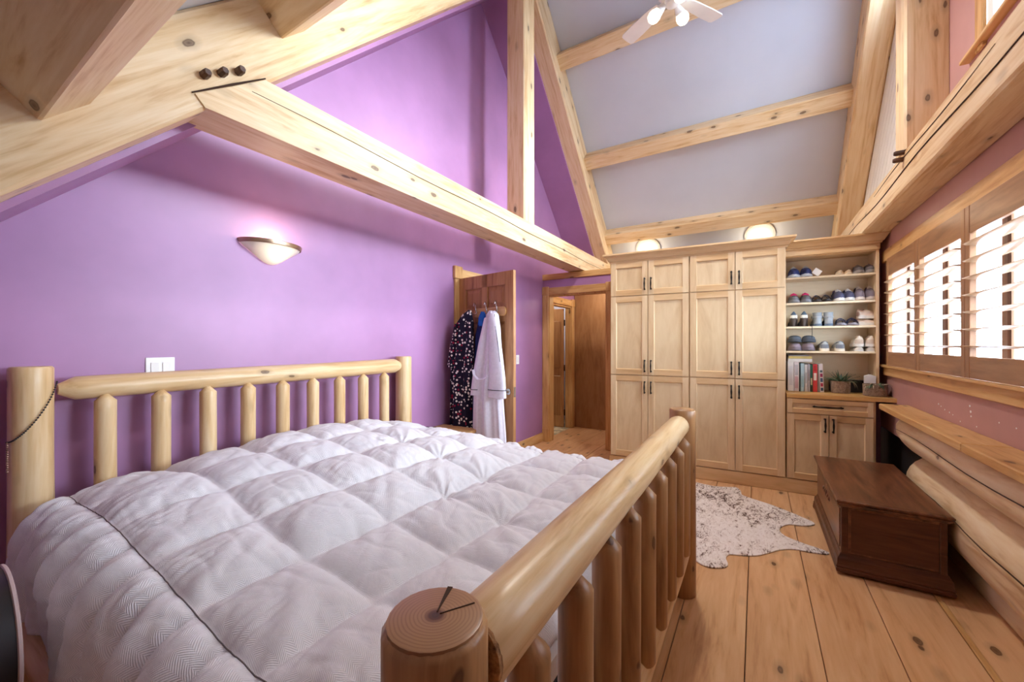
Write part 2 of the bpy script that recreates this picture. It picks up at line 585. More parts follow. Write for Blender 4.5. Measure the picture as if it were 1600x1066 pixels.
build('plank', MB().box(0.852, 1.29, 2.403, YF, -0.022, -0.001, 0.002), M['plank'], fl)
# pale stone floor of the side room beyond the hall door
build('floor_tile', MB().box(-3.9, -2.59, 5.0, YF, -0.022, 0.0, 0.002), plain('pale_mat_floor', (206, 196, 168), 0.7, var=0.25, nscale=9), fl)

# ---- headboard wall (gable), with the door opening
wl = MB()
T = 0.10
def gab(y0, y1, zb):
    """gable strip from zb up to the purple soffit between y0 and y1"""
    pts = [(y0, zb), (y1, zb), (y1, 5.2 - abs(y1 - RY))]
    if y0 < RY < y1: pts.append((RY, 5.2))
    pts.append((y0, 5.2 - abs(y0 - RY)))
    wl.prism(pts, 'X', XL - T, XL)
gab(YB, 3.19, 0); gab(3.19, 3.96, 2.05); gab(3.96, 5.34, 0); gab(5.34, 6.04, 1.98); gab(6.04, YF, 0)
S(build('wall_left', wl, M['wallp']), 'purple gable wall behind the headboard')
# purple soffit between the wall and the left truss, both slopes
for nm, sg in (('ceiling', 1), ('ceiling', -1)):
    y1 = YF if sg > 0 else YB
    pts = [(RY, 5.12), (y1, 5.12 - abs(y1 - RY)), (y1, 5.30 - abs(y1 - RY)), (RY, 5.30)]
    S(build(nm, MB().prism(pts, 'X', XL, -2.16), M['wallp']), 'purple sloped soffit beside the left truss')

# ---- main ceiling, two slopes
for sg in (1, -1):
    y1 = YF if sg > 0 else YB
    pts = [(RY, RZ), (y1, ceilz(y1)), (y1, ceilz(y1) + 0.12), (RY, RZ + 0.12)]
    S(build('ceiling', MB().prism(pts, 'X', -2.18, XR + 0.02), M['ceil']), 'grey ceiling slope over the cabinets' if sg > 0 else 'grey ceiling slope over the bed')

# ---- window wall on the right
wr = MB()
def wbox(y0, y1, z0, z1): wr.box(XR, XR + 0.12, y0, y1, z0, z1)
WY0, WY1, WZ0, WZ1 = 1.50, 4.62, 1.17, 2.10
wbox(YB, YF, 0.60, WZ0); wbox(WY1, YF, WZ0, WZ1); wbox(YB, WY0, WZ0, WZ1); wbox(YB, YF, WZ1, 2.60)
def wgab(y0, y1, zb):
    pts = [(y0, zb), (y1, zb), (y1, 5.7 - abs(y1 - RY))]
    if y0 < RY < y1: pts.append((RY, 5.7))
    pts.append((y0, 5.7 - abs(y0 - RY)))
    wr.prism(pts, 'X', XR, XR + 0.12)
wgab(3.03, 3.72, 2.60)                                   # behind the king post
wgab(0.45, 1.42, 2.60)                                    # near end of the gable window
wr.box(XR, XR + 0.12, 1.42, 3.03, 2.60, 2.93)
wr.prism([(1.42, 4.3 - 0.9), (3.03, 4.95), (3.03, 5.19), (1.42, 3.58)], 'X', XR, XR + 0.12)
wr.prism([(3.72, 5.06), (4.42, 4.36), (4.42, 4.9), (3.72, 5.5)], 'X', XR, XR + 0.12)
wr.prism([(4.42, 2.60), (YF, 2.60), (4.42, 4.88)], 'X', XR + 0.03, XR + 0.12)
S(build('wall_right', wr, M['wallr']), 'mauve window wall above the log ledge')
# log courses of the lower right wall
wlg = struct('wall_right_logs'); wlg['label'] = 'peeled log courses under the window ledge'
def wall_log(name, z, xc, ya, yb, ra, rb, seed, tipf=0.55):
    m, L = frame_mtx((xc, ya, z), (xc, yb, z))
    mb = MB(); rings = []
    for i in range(34):
        t = i / 33; x = L * t
        r = ra + (rb - ra) * t
        r *= 1 + 0.035 * noise.noise(Vector((x * 1.3 + seed * 5, 0, seed)))
        e = max(0.0, (t - 0.90) / 0.10)
        r *= math.sqrt(max(0.0, 1 - (e * 0.86) ** 2))
        rings.append([(x, r * (1 + 0.03 * noise.noise(Vector((x * 2, math.cos(2 * PI * j / 24) * 2, seed)))) * math.cos(2 * PI * j / 24), r * math.sin(2 * PI * j / 24)) for j in range(24)])
    mb.rings(rings)
    return build(name, mb, M['walllog'], wlg, mtx=m, smooth=60)
wall_log('wall_log', 0.722, 1.005, YB, 4.28, 0.135, 0.125, 1)
wall_log('wall_log', 0.355, 1.150, YB, 4.30, 0.272, 0.232, 2)
wall_log('wall_log', 0.07, 1.15, YB, 4.40, 0.13, 0.12, 3)
crack([(0.872, 4.0 - i * 0.24, 0.745 + 0.010 * math.sin(i * 0.9)) for i in range(14)], 0.003, wlg)
crack([(0.896 - 0.0012 * i, 3.5 - i * 0.2, 0.44 - 0.004 * i + 0.010 * math.sin(i * 1.3)) for i in range(14)], 0.0035, wlg)
crack([(0.894, 2.3 - i * 0.12, 0.27 + 0.006 * math.sin(i)) for i in range(8)], 0.003, wlg)
S(build('wall_right', MB().box(XR + 0.06, XR + 0.12, YB, YF, -0.02, 0.62), M['dark']), 'backing in painted shade behind the logs')  # sheet whose near-black colour paints the shade behind the logs
# paint scuffs on the wall above the ledge
sc = MB()
for (y, z, r) in [(3.62, 0.985, .006), (3.58, 0.975, .004), (3.52, 0.962, .005), (3.45, 0.955, .006), (3.40, 0.948, .004), (3.18, 1.03, .006), (3.17, 1.0, .007), (3.165, 0.975, .005), (2.87, 0.99, .004), (2.72, 0.99, .004), (2.475, 0.955, .007), (3.1, .93, .004), (3.3, .925, .004)]:
    sc.rings([[(0.9995 - d, y + r * math.cos(2 * PI * j / 8) * (1.4 - d * 300), z + r * math.sin(2 * PI * j / 8)) for j in range(8)] for d in (0, 0.001)])
sc.tube([(0.999, 2.475, 0.955), (0.999, 2.50, 0.985), (0.999, 2.52, 1.01), (0.999, 2.525, 1.035)], 0.0015, 5)
o = build('paint_chip', sc, M['white'], None); o['kind'] = 'stuff'; o['label'] = 'white paint chips and scuffs on the mauve wall'; o['category'] = 'chips'

# ---- partition with the doorway, hall beyond
pw = MB()
PT = 0.12
pw.box(XL, -2.49, YD, YD + PT, 0, 2.27); pw.box(-2.49, -1.65, YD, YD + PT, 2.06, 2.27); pw.box(-1.65, XR, YD, YD + PT, 0, 2.27)
S(build('wall_far', pw, M['wallp']), 'purple partition wall with the doorway')
S(build('trim_1', MB().box(XL, XR, YD - 0.02, YD + PT + 0.02, 2.27, 2.35, 0.006), M['trim']), 'pine cap board along the partition top')
S(build('wall_back', MB().box(-3.9, XR + 0.1, YF, YF + 0.1, 0, 2.6), M['ceil']), 'knee wall behind the partition')
S(build('wall_hall', MB().box(-1.3, -1.2, YD + PT, YF, 0, 2.3), M['ply']), 'hall side wall')
# near end behind the camera
dw = MB()
dw.box(XL - T, XR + 0.12, YB - 0.1, YB, 0, 1.05)
S(build('wall_near', dw, M['wallr']), 'wall behind the camera')
# side room beyond the hall door
sr = MB()
sr.box(-3.9, -3.8, 5.0, YF, 0, 2.6); sr.box(-3.9, XL - T, 4.9, 5.0, 0, 2.6); sr.box(-3.9, XL - T, 5.0, YF, 2.5, 2.6)
S(build('wall_side', sr, M['boxin']), 'pale walls of the side room')
cl = MB()
cl.box(-3.4, -3.3, 2.9, 4.3, 0, 2.3); cl.box(-3.4, XL - T, 2.9, 3.0, 0, 2.3); cl.box(-3.4, XL - T, 4.2, 4.3, 0, 2.3); cl.box(-3.4, XL - T, 2.9, 4.3, 2.3, 2.4); cl.box(-3.4, XL - T, 2.9, 4.3, -0.1, 0)
S(build('wall_closet', cl, M['boxin']), 'closet behind the open door')
# plywood panel that closes the hall
pp = MB(); pp.box(-2.57, -1.31, 6.15, 6.17, 0.0, 2.62, 0.002)
S(build('wall_hall_panel', pp, M['ply']), 'brown plywood panel closing the hall')

# baseboards
S(build('baseboard_left', MB().box(XL, XL + 0.018, 4.05, YD - 0.02, 0, 0.125, 0.004), M['trimy']), 'pine baseboard by the doorway')
S(build('baseboard_left', MB().box(XL, XL + 0.018, YB, 3.0, 0, 0.125, 0.004), M['trimy']), 'pine baseboard behind the bed')

# ---- doorway casing to the hall
d2 = struct('door_2'); d2['label'] = 'cased pine opening to the hall'
build('casing', MB().box(-2.578, -2.485, YD - 0.022, YD, 0.0, 2.055, 0.004), M['trimz'], d2)
build('plinth_block', MB().box(-2.578, -2.480, YD - 0.028, YD, 0.0, 0.18, 0.004), M['trimz'], d2)
build('corner_block', MB().box(-2.578, -2.478, YD - 0.030, YD, 2.055, 2.175, 0.004), M['trimz'], d2)
build('head_casing', MB().box(-2.478, -1.66, YD - 0.022, YD, 2.06, 2.16, 0.004), M['trim'], d2)
build('corner_block', MB().box(-1.66, -1.56, YD - 0.030, YD, 2.055, 2.175, 0.004), M['trimz'], d2)
build('casing', MB().box(-1.65, -1.557, YD - 0.022, YD, 0.0, 2.055, 0.004), M['trimz'], d2)
jb = MB(); jb.box(-2.49, -2.472, YD, YD + PT, 0, 2.06); jb.box(-1.668, -1.65, YD, YD + PT, 0, 2.06); jb.box(-2.472, -1.668, YD, YD + PT, 2.042, 2.06)
build('jamb', jb, M['trimz'], d2)
build('header_trim', MB().box(-2.478, -1.66, YD + PT, YD + PT + 0.015, 2.05, 2.15), M['trim'], d2)

# ---- hall side door (opens into the side room)
d3 = struct('door_3'); d3['label'] = 'pine door standing ajar off the hall'
build('head_casing', MB().box(XL, XL + 0.022, 5.25, 6.02, 1.985, 2.085, 0.004), M['trimy'], d3)
build('corner_block', MB().box(XL, XL + 0.032, 6.02, 6.13, 1.98, 2.10, 0.004), M['trimz'], d3)
build('casing', MB().box(XL, XL + 0.022, 6.03, 6.125, 0.0, 1.98, 0.004), M['trimz'], d3)
build('casing', MB().box(XL, XL + 0.022, 5.25, 5.34, 0.0, 1.98, 0.004), M['trimz'], d3)
jb = MB(); jb.box(XL - T, XL, 6.02, 6.04, 0, 1.98); jb.box(XL - T, XL, 5.34, 5.36, 0, 1.98); jb.box(XL - T, XL, 5.36, 6.02, 1.96, 1.98)
build('jamb', jb, M['trimz'], d3)
lf = build('door_leaf', MB().box(XL - T - 0.70, XL - T - 0.012, 5.965, 6.0, 0.01, 1.95, 0.003), M['doorw'], d3)
for (za, zb) in ((0.2, 0.85), (0.98, 1.75)):
    for xa in (-3.30, -2.98):
        build('panel', MB().box(xa, xa + 0.24, 5.958, 5.97, za, zb, 0.006), M['doorpanel'], lf)
for z in (0.25, 0.98, 1.72):
    build('hinge', MB().tube([(XL - T - 0.004, 6.0, z - 0.05), (XL - T - 0.004, 6.0, z + 0.05)], 0.010, 8), M['iron'], d3, smooth=40)

# ---- open six-panel door on the headboard wall
d1 = struct('door_1'); d1['label'] = 'open pine panel door on the purple wall'
build('casing', MB().box(XL, XL + 0.022, 3.075, 3.165, 0.0, 2.03, 0.004), M['trimz'], d1)
build('corner_block', MB().box(XL, XL + 0.034, 3.06, 3.18, 2.03, 2.155, 0.004), M['trimz'], d1)
build('head_casing', MB().box(XL, XL + 0.022, 3.18, 3.97, 2.045, 2.135, 0.004), M['trimy'], d1)
build('corner_block', MB().box(XL, XL + 0.034, 3.97, 4.09, 2.03, 2.155, 0.004), M['trimz'], d1)
build('casing', MB().box(XL, XL + 0.022, 3.985, 4.075, 0.0, 2.03, 0.004), M['trimz'], d1)
jb = MB(); jb.box(XL - T, XL, 3.19, 3.208, 0, 2.05); jb.box(XL - T, XL, 3.942, 3.96, 0, 2.05); jb.box(XL - T, XL, 3.208, 3.942, 2.032, 2.05)
build('jamb', jb, M['trimz'], d1)
# leaf: local frame, hinge at origin, x along the leaf
lm = Matrix.Translation((-2.556, 3.172, 0)) @ Matrix.Rotation(math.atan2(3.007 - 3.150, -1.826 + 2.558), 4, 'Z')
def leafpart(name, mb, mat, par, top=False, **k):
    return build(name, mb, mat, par, mtx=lm if top else None, **k)
W_ = 0.745
st = MB()
for xa, xb in ((0, 0.10), (W_ - 0.10, W_), (0.335, 0.41)):
    st.box(xa, xb, -0.035, 0, 0.012, 2.03, 0.002)
for za, zb in ((0.012, 0.20), (0.82, 0.98), (1.58, 1.71), (1.91, 2.03)):
    st.box(0.10, W_ - 0.10, -0.035, 0, za, zb, 0.0)
leaf = leafpart('door_leaf', st, M['doorw'], d1, True)
for za, zb in ((0.20, 0.82), (0.98, 1.58), (1.71, 1.91)):
    for xa, xb in ((0.10, 0.335), (0.41, W_ - 0.10)):
        p = MB(); p.box(xa, xb, -0.022, -0.012, za, zb)
        p.rings([[(xa + i, -y, za + i), (xb - i, -y, za + i), (xb - i, -y, zb - i), (xa + i, -y, zb - i)] for i, y in ((0.015, 0.021), (0.045, 0.031))])
        build('panel', p, M['doorpanel'], leaf)
kb = build('lever_handle', MB().lathe([(0.028, 0), (0.028, 0.008), (0.012, 0.012), (0.010, 0.05), (0.013, 0.055)], seg=16), M['chrome'], leaf,
           mtx=Matrix.Translation((W_ - 0.055, -0.035, 0.945)) @ Matrix.Rotation(R(90), 4, 'X'), smooth=40)
build('lever', MB().tube([(W_ - 0.055, -0.085, 0.945), (W_ - 0.10, -0.09, 0.943), (W_ - 0.15, -0.085, 0.938), (W_ - 0.165, -0.075, 0.936)], [0.011, 0.010, 0.009, 0.007], 10), M['chrome'], leaf, smooth=50)
build('latch_plate', MB().box(W_ - 0.001, W_ + 0.002, -0.029, -0.006, 0.90, 0.99), M['chrome'], leaf)

# ================================================================= TIMBER FRAME
def truss(xc, label, wd, mark):
    t = thing('roof_truss', label, 'truss', (xc, RY, 2.36))
    # local: origin at the tie's underside centre below the ridge; y from the ridge, z from the tie's underside
    if xc < 0:
        # its near end is cut on the slope of the rafter and stands a little proud of it
        build('tie_beam', MB().prism([(-2.80, 0.0), (-2.835, 0.04), (-2.56, 0.25), (2.9, 0.25), (2.9, 0.0)], 'X', -0.11, 0.118), M['beamy'], t)
    else:
        beam('tie_beam', (0, -2.80, 0.125), (0, 2.9, 0.125), wd, 0.25, M['beam'], t, seed=mark)
    beam('king_post', (0, 0.01, 0.25), (0, 0.01, 2.85), wd * 0.98, 0.21, M['beam'], t, up=(1, 0, 0), seed=mark + 1)
    dz = 0.22
    for sg in (1, -1):
        L = 3.25 if sg > 0 else 4.5
        beam('rafter', (0, 0, 3.24 - dz - 0.005), (0, sg * L, 3.24 - dz - 0.005 - L), wd, 0.315, M['beam'], t, seed=mark + 2 + sg)
    return t
tl = truss(-2.08, 'square honey pine truss in front of the purple gable wall', 0.22, 3)
tr = truss(0.905, 'rough pine truss against the window gable', 0.20, 8)
# joint shadow line, drying cracks and pegs on the near faces (local coordinates)
crack([(0.116, -2.845, 0.040), (0.116, -2.70, 0.152), (0.116, -2.56, 0.258)], 0.005, tl)  # dark tube paints the shadow gap where tie meets rafter
crack([(0.1185, -2.62 + 5.27 * i / 20, 0.165 - 0.05 * i / 20 + 0.006 * math.sin(i * 1.1)) for i in range(21)], 0.0035, tl)
crack([(-0.1015, -2.6 + 4.6 * i / 20, 0.12 + 0.012 * math.sin(i * 0.8)) for i in range(21)], 0.004, tr)
crack([(-0.1015, -1.2 + 1.9 * i / 10, 0.20 - 0.01 * math.sin(i * 0.7)) for i in range(11)], 0.0025, tr)
crack([(0.1115, -3.0 + 1.3 * i / 10, 0.40 + 1.3 * i / 10 * 0.8 - 0.02 * math.sin(i)) for i in range(11)], 0.0022, tl)
for (y, z) in ((0.737, 2.495), (0.80, 2.539), (0.866, 2.584)):
    build('peg', MB().lathe([(0.017, -0.03), (0.017, 0.035), (0.012, 0.045)], seg=7), M['darkwood'], tl, mtx=Matrix.Translation((0.11, y - RY, z - 2.36)) @ Matrix.Rotation(R(90), 4, 'Y'))
for (y, z) in ((3.48, 2.60), (3.50, 2.562)):
    build('peg', MB().lathe([(0.016, -0.03), (0.016, 0.04), (0.011, 0.05)], seg=7), M['darkwood'], tr, mtx=Matrix.Translation((-0.10, y - RY, z - 2.36)) @ Matrix.Rotation(R(-90), 4, 'Y'))

# purlins between the two trusses
plab = {('f', 0): 'lowest pine purlin just above the wardrobe crown', ('f', 1): 'knotty pine purlin halfway up the grey ceiling over the wardrobes',
        ('f', 2): 'pine purlin passing behind the ceiling fan blades', ('n', 0): 'pine purlin above the bed nearest the ridge',
        ('n', 1): 'pine purlin above the bed near the ridge, second one down', ('n', 2): 'reddish purlin end butting the left rafter near the picture top',
        ('n', 3): 'reddish purlin at the top left corner above the bed'}
for (sd, i), lb in plab.items():
    if sd == 'f':
        y = (5.986, 5.145, 4.293)[i]; sg = 1
    else:
        y = (2.787, 1.935, 1.057, 0.29)[i]; sg = -1
    # y is where the lower outer corner lies: 0.26 below the ceiling
    a = 0.185
    nrm = Vector((0, -0.7071 * sg, -0.7071)); along = Vector((0, sg * 0.7071, -0.7071))
    corner = Vector((0, y, ceilz(y) - 0.26))
    cen = corner - nrm * (a / 2) - along * (0.17 / 2)
    o = beam('purlin', (-1.975, cen.y, cen.z), (0.815, cen.y, cen.z), 0.17, a, M['beam'], None, up=tuple(-nrm), b=0.007, seed=20 + i + (5 if sd == 'n' else 0))
    tag(o, lb, 'beam', 'purlins between the trusses')
o = beam('ridge_beam', (-1.975, RY, 5.36), (0.815, RY, 5.36), 0.2, 0.26, M['beam'], None, seed=31)
tag(o, 'pine ridge beam above the ceiling fan', 'beam')

# ================================================================= WINDOWS
w1 = struct('window_1'); w1['label'] = 'long shuttered window beside the shelves'
build('head_casing', MB().box(XR - 0.028, XR + 0.0, WY0 - 0.14, 4.84, 2.105, 2.208, 0.005), M['trimy'], w1)
build('stool', MB().box(XR - 0.045, XR + 0.02, WY0 - 0.16, 4.88, 1.165, 1.187, 0.005), M['trimy'], w1)
build('apron', MB().box(XR - 0.024, XR + 0.0, WY0 - 0.12, 4.83, 1.092, 1.165, 0.004), M['trimy'], w1)
build('casing', MB().box(XR - 0.024, XR, 4.62, 4.72, 1.187, 2.105, 0.004), M['trimz'], w1)
build('casing', MB().box(XR - 0.024, XR, 1.40, 1.50, 1.187, 2.105, 0.004), M['trimz'], w1)
jl = MB(); jl.box(XR - 0.005, XR + 0.13, 4.612, 4.622, WZ0, WZ1); jl.box(XR - 0.005, XR + 0.13, 1.498, 1.508, WZ0, WZ1)
build('jamb', jl, M['white'], w1)
# window units behind the shutters
for i in range(5):
    y = 1.50 + 0.78 * i
    build('mullion', MB().box(XR + 0.085, XR + 0.125, y - 0.03, y + 0.03, WZ0, WZ1, 0.004), M['darkwood'], w1)
for i in range(4):
    ya, yb = 1.531 + 0.78 * i, 2.249 + 0.78 * i
    sa = MB()
    for a, b, c, d in ((ya, ya + 0.03, WZ0, WZ1), (yb - 0.03, yb, WZ0, WZ1), (ya, yb, WZ0, WZ0 + 0.05), (ya, yb, WZ1 - 0.05, WZ1)):
        sa.box(XR + 0.095, XR + 0.118, a, b, c, d, 0.003)
    s_ = build('sash', sa, M['white'], w1)
    build('pane', MB().box(XR + 0.105, XR + 0.109, ya + 0.02, yb - 0.02, WZ0 + 0.03, WZ1 - 0.03), M['glass'], s_)
# shutter panels with louvers, one thing per panel
plabs = ['brown louvered shutter panel nearest the bookshelves', 'brown louvered shutter panel second from the bookshelves', 'brown louvered shutter panel at the right picture edge, third from the shelves', 'brown louvered shutter panel closest to the camera']
for i in range(4):
    yb = 4.595 - 0.755 * i; ya = yb - 0.75
    t = thing('shutter_panel', plabs[i], 'shutter', (0.965, (ya + yb) / 2, 1.19), 0, 'window shutters')
    h = 0.375
    for sg in (-1, 1):
        build('stile', MB().box(-0.014, 0.014, sg * h, sg * (h - 0.05), 0, 0.912, 0.003), M['shutter'], t)
    build('top_rail', MB().box(-0.012, 0.012, -h + 0.05, h - 0.05, 0.762, 0.912, 0.003), M['shuttery'], t)
    build('bottom_rail', MB().box(-0.012, 0.012, -h + 0.05, h - 0.05, 0, 0.115, 0.003), M['shuttery'], t)
    for j in range(7):
        z = 0.165 + 0.0895 * j
        lv = MB()
        pr = []
        for q in range(12):
            a = 2 * PI * q / 12
            pr.append((0.043 * math.cos(a), 0.0052 * math.sin(a)))
        ti = R(-7)
        pr = [(p[0] * math.cos(ti) - p[1] * math.sin(ti), z + p[0] * math.sin(ti) + p[1] * math.cos(ti)) for p in pr]
        lv.prism([(p[0], p[1]) for p in pr], 'Y', -h + 0.052, h - 0.052)
        build('louver', lv, M['louver'], t, smooth=50)
# gable windows
w2 = struct('window_2'); w2['label'] = 'white framed gable window above the right tie beam'
build('casing', MB().box(XR - 0.02, XR, 2.985, 3.065, 2.90, 4.9, 0.004), M['trimz'], w2)
build('sill', MB().box(XR - 0.04, XR + 0.1, 1.30, 3.19, 2.918, 2.94, 0.004), M['trimy'], w2)
fr = MB()
fr.box(XR + 0.0, XR + 0.05, 2.93, 2.985, 2.94, 4.88, 0.004); fr.box(XR + 0.0, XR + 0.05, 1.44, 2.93, 2.94, 2.99, 0.004); fr.box(XR + 0.0, XR + 0.05, 1.44, 1.49, 2.94, 3.4, 0.004)
fr.box(XR + 0.0, XR + 0.05, 2.15, 2.20, 2.99, 4.1, 0.004)
f2 = build('sash', fr, M['white'], w2)
build('pane', MB().prism([(1.47, 2.97), (2.95, 2.97), (2.95, 4.86), (1.47, 3.44)], 'X', XR + 0.022, XR + 0.026), M['glass'], f2)
w3 = struct('added_window_3'); w3['label'] = 'added gable glazing hidden behind the right king post'  # unseen glazing behind the king post, added to let the sun through
build('sill', MB().box(XR - 0.03, XR + 0.1, 3.72, 6.1, 2.61, 2.635, 0.004), M['trimy'], w3)
fr = MB()
for pts in ([(3.72, 2.635), (3.77, 2.635), (3.77, 4.93), (3.72, 4.98)], [(4.37, 2.635), (4.42, 2.635), (4.42, 4.28), (4.37, 4.33)], [(3.77, 2.635), (4.37, 2.635), (4.37, 2.685), (3.77, 2.685)]):
    fr.prism(pts, 'X', XR, XR + 0.05)
f3 = build('sash', fr, M['white'], w3)
build('pane', MB().prism([(3.75, 2.66), (4.40, 2.66), (4.40, 4.3), (3.75, 4.95)], 'X', XR + 0.022, XR + 0.026), M['glass'], f3)
gb = struct('wall_right_boards'); gb['label'] = 'white board infill of the far gable triangle'
build('edge_strip', MB().prism([(4.42, 4.30), (6.07, 2.65), (6.13, 2.65), (4.42, 4.36)], 'X', XR - 0.01, XR + 0.03), M['trimy'], gb)
o1 = 5.175
while o1 > 3.6:
    o2 = o1 - 0.135
    lo = 2.637
    pts = [(4.425, o1 - 0.885), (o1 + RY - lo, lo), (max(4.43, o2 + RY - lo), lo), (4.425, max(lo, o2 - 0.885))]
    ins = 0.004
    build('plank', MB().prism([(p[0] + (0 if k in (0, 3) else (-ins if k == 1 else ins)), p[1] + (0 if k in (1, 2) else (-ins if k == 0 else ins))) for k, p in enumerate(pts)], 'X', XR + 0.012, XR + 0.03), M['porch'], gb)
    o1 = o2
# porch roof outside: white tongue-and-groove boards following the roof slope
po = struct('ceiling_porch'); po['label'] = 'white board soffit of the roof overhang outside'
for sg in (1, -1):
    for i in range(8):
        xa = XR + 0.13 + i * 0.14
        y1 = RY + sg * 3.6
        def off(y): return 5.50 - abs(y - RY)
        pts = [(RY, off(RY)), (y1, off(y1)), (y1, off(y1) + 0.03), (RY, off(RY) + 0.03)]
        build('plank', MB().prism(pts, 'X', xa + 0.009, xa + 0.131), M['porch'], po)
# outside
S(build('ground', MB().box(1.3, 60, -40, 60, -3.2, -3.0), M['snow']), 'frosty ground outside')
S(build('ground', MB().box(-40, 1.3, -60, -1.7, -3.2, -3.0), M['snow']), 'frosty ground behind')
# ledge on the logs
for (ya, yb, lb) in ((2.713, 4.19, 'pine ledge board on the logs, far piece beside the counter'), (YB + 0.02, 2.709, 'pine ledge board on the logs, near piece right of the joint')):
    o = build('ledge_board', MB().box(0.822, 0.998, ya, yb, 0.858, 0.902, 0.006), M['trimy']); tag(o, lb, 'ledge')


# ================================================================= CABINET WALL
CO, CA = (-1.40, 4.40, 0.0), math.atan2(0.094, 1.66)
def cab_world(x, y, z=0):
    return (CO[0] + x * math.cos(CA) - y * math.sin(CA), CO[1] + x * math.sin(CA) + y * math.cos(CA), z)
def cab_thing(name, label, cat, x, y, z=0, group=None):
    return thing(name, label, cat, cab_world(x, y, z), CA, group)

def bow_handle(L, vertical=True):
    """black bow handle centred at the origin, standing off towards -y"""
    mb = MB(); h = L / 2
    pts = [(0, -0.004, -h), (0, -0.022, -h * 0.98), (0, -0.030, -h * 0.6), (0, -0.032, 0), (0, -0.030, h * 0.6), (0, -0.022, h * 0.98), (0, -0.004, h)]
    rad = [0.008, 0.0065, 0.0055, 0.0085, 0.0055, 0.0065, 0.008]
    mb.tube(pts, rad, 8)
    for s in (-1, 1):
        mb.lathe([(0.010, -0.003), (0.010, 0.003)], (0, -0.004, s * h), 10)
        mb.tube([(0, -0.022, s * h * 0.98), (0, -0.022, s * h * 1.16)], [0.0085, 0.005], 8)
    if not vertical:
        mb.v = [(z, y, x) for x, y, z in mb.v]
    return mb

def shaker(name, par, x0, x1, z0, z1, handle, yf=-0.022, st=0.058, vertical=True):
    """door or drawer front: stiles and rails around a recessed panel; handle = (x, z, length)"""
    i = 0.008
    p = MB()
    p.rings([[(x0 + st - 0.004, -0.004, z0 + st - 0.004), (x1 - st + 0.004, -0.004, z0 + st - 0.004), (x1 - st + 0.004, -0.004, z1 - st + 0.004), (x0 + st - 0.004, -0.004, z1 - st + 0.004)],
             [(x0 + st - 0.004, yf + 0.0125, z0 + st - 0.004), (x1 - st + 0.004, yf + 0.0125, z0 + st - 0.004), (x1 - st + 0.004, yf + 0.0125, z1 - st + 0.004), (x0 + st - 0.004, yf + 0.0125, z1 - st + 0.004)]])
    d = build(name, p, M['cabpan'], par)
    def member(nm, ax, bx, az, bz, inner, mt):
        """a stile or rail whose inner edge slopes back to the panel"""
        m_ = MB(); f0 = [(ax, az), (bx, az), (bx, bz), (ax, bz)]
        g = {'l': lambda q: (q[0] - (i if q[0] == ax else 0), q[1]), 'r': lambda q: (q[0] + (i if q[0] == bx else 0), q[1]), 'b': lambda q: (q[0], q[1] - (i if q[1] == az else 0)), 't': lambda q: (q[0], q[1] + (i if q[1] == bz else 0))}[inner]
        m_.rings([[(q[0], yf, q[1]) for q in f0], [(q[0], yf + 0.002, q[1]) for q in f0], [(g(q)[0], yf + 0.014, g(q)[1]) for q in f0], [(g(q)[0], 0, g(q)[1]) for q in f0]])
        build(nm, m_, mt, d)
    member('stile', x0, x0 + st, z0, z1, 'r', M['cab']); member('stile', x1 - st, x1, z0, z1, 'l', M['cab'])
    member('rail', x0 + st, x1 - st, z0, z0 + st, 't', M['cabx']); member('rail', x0 + st, x1 - st, z1 - st, z1, 'b', M['cabx'])
    if handle:
        build('handle', bow_handle(handle[2], vertical), M['iron'], d, loc=(handle[0], yf, handle[1]), smooth=60)
    return d

for n, (x0, x1, lb) in enumerate(((0.0, 0.815, 'tall maple wardrobe with six doors on the left, beside the doorway'), (0.815, 1.635, 'tall maple wardrobe with six doors on the right, beside the shelves'))):
    t = cab_thing('wardrobe', lb, 'wardrobe', x0, 0.0, 0.0, 'tall maple wardrobes')
    Wd = x1 - x0
    build('carcass', MB().box(0.001, Wd - 0.001, 0.0, 0.50, 0.125, 2.29, 0.002), M['cab'], t)
    m = Wd / 2 - (0.003 if n == 0 else 0.002)
    for a, b, sd in ((0.006, m - 0.003, 1), (m + 0.003, Wd - 0.008, -1)):
        hx = b - 0.03 if sd > 0 else a + 0.03
        shaker('cabinet_door', t, a, b, 0.135, 1.028, (hx, 0.905, 0.115))
        shaker('cabinet_door', t, a, b, 1.038, 1.895, (hx, 1.135, 0.115))
        shaker('cabinet_door', t, a, b, 1.905, 2.272, (hx, 2.02, 0.115))

def crown(x0, x1, y0, yb, z0, h, pr, left=True, right=True):
    """stepped crown moulding swept around the front and the two returns"""
    prof = [(0.0, 0.0), (0.012, 0.0), (0.014, h * 0.18), (0.024, h * 0.22), (0.040, h * 0.55), (pr * 0.8, h * 0.74), (pr * 0.84, h * 0.8), (pr, h * 0.82), (pr, h), (-0.02, h), (-0.02, 0.0)]
    mb = MB(); rings = []
    for q in range(4):
        ring = []
        for o, z in prof:
            xl = x0 - (o if left else 0); xr_ = x1 + (o if right else 0)
            ring.append([(xl, yb, z0 + z), (xl, y0 - o, z0 + z), (xr_, y0 - o, z0 + z), (xr_, yb, z0 + z)][q])
        rings.append(ring)
    return mb.rings(rings)
o = build('crown_molding', crown(0, 1.635, 0, 0.48, 0, 0.095, 0.075), M['cabx']); o.location = cab_world(0, 0, 2.275); o.rotation_euler = (0, 0, CA)
tag(o, 'stepped maple crown along the top of the two wardrobes', 'molding')
o = build('plinth', MB().box(-0.012, 2.30, -0.006, 0.02, 0.0, 0.125, 0.004), M['cabx']); o.location = cab_world(0, -0.012, 0); o.rotation_euler = (0, 0, CA)
tag(o, 'maple plinth board along the floor under the cabinets', 'plinth')

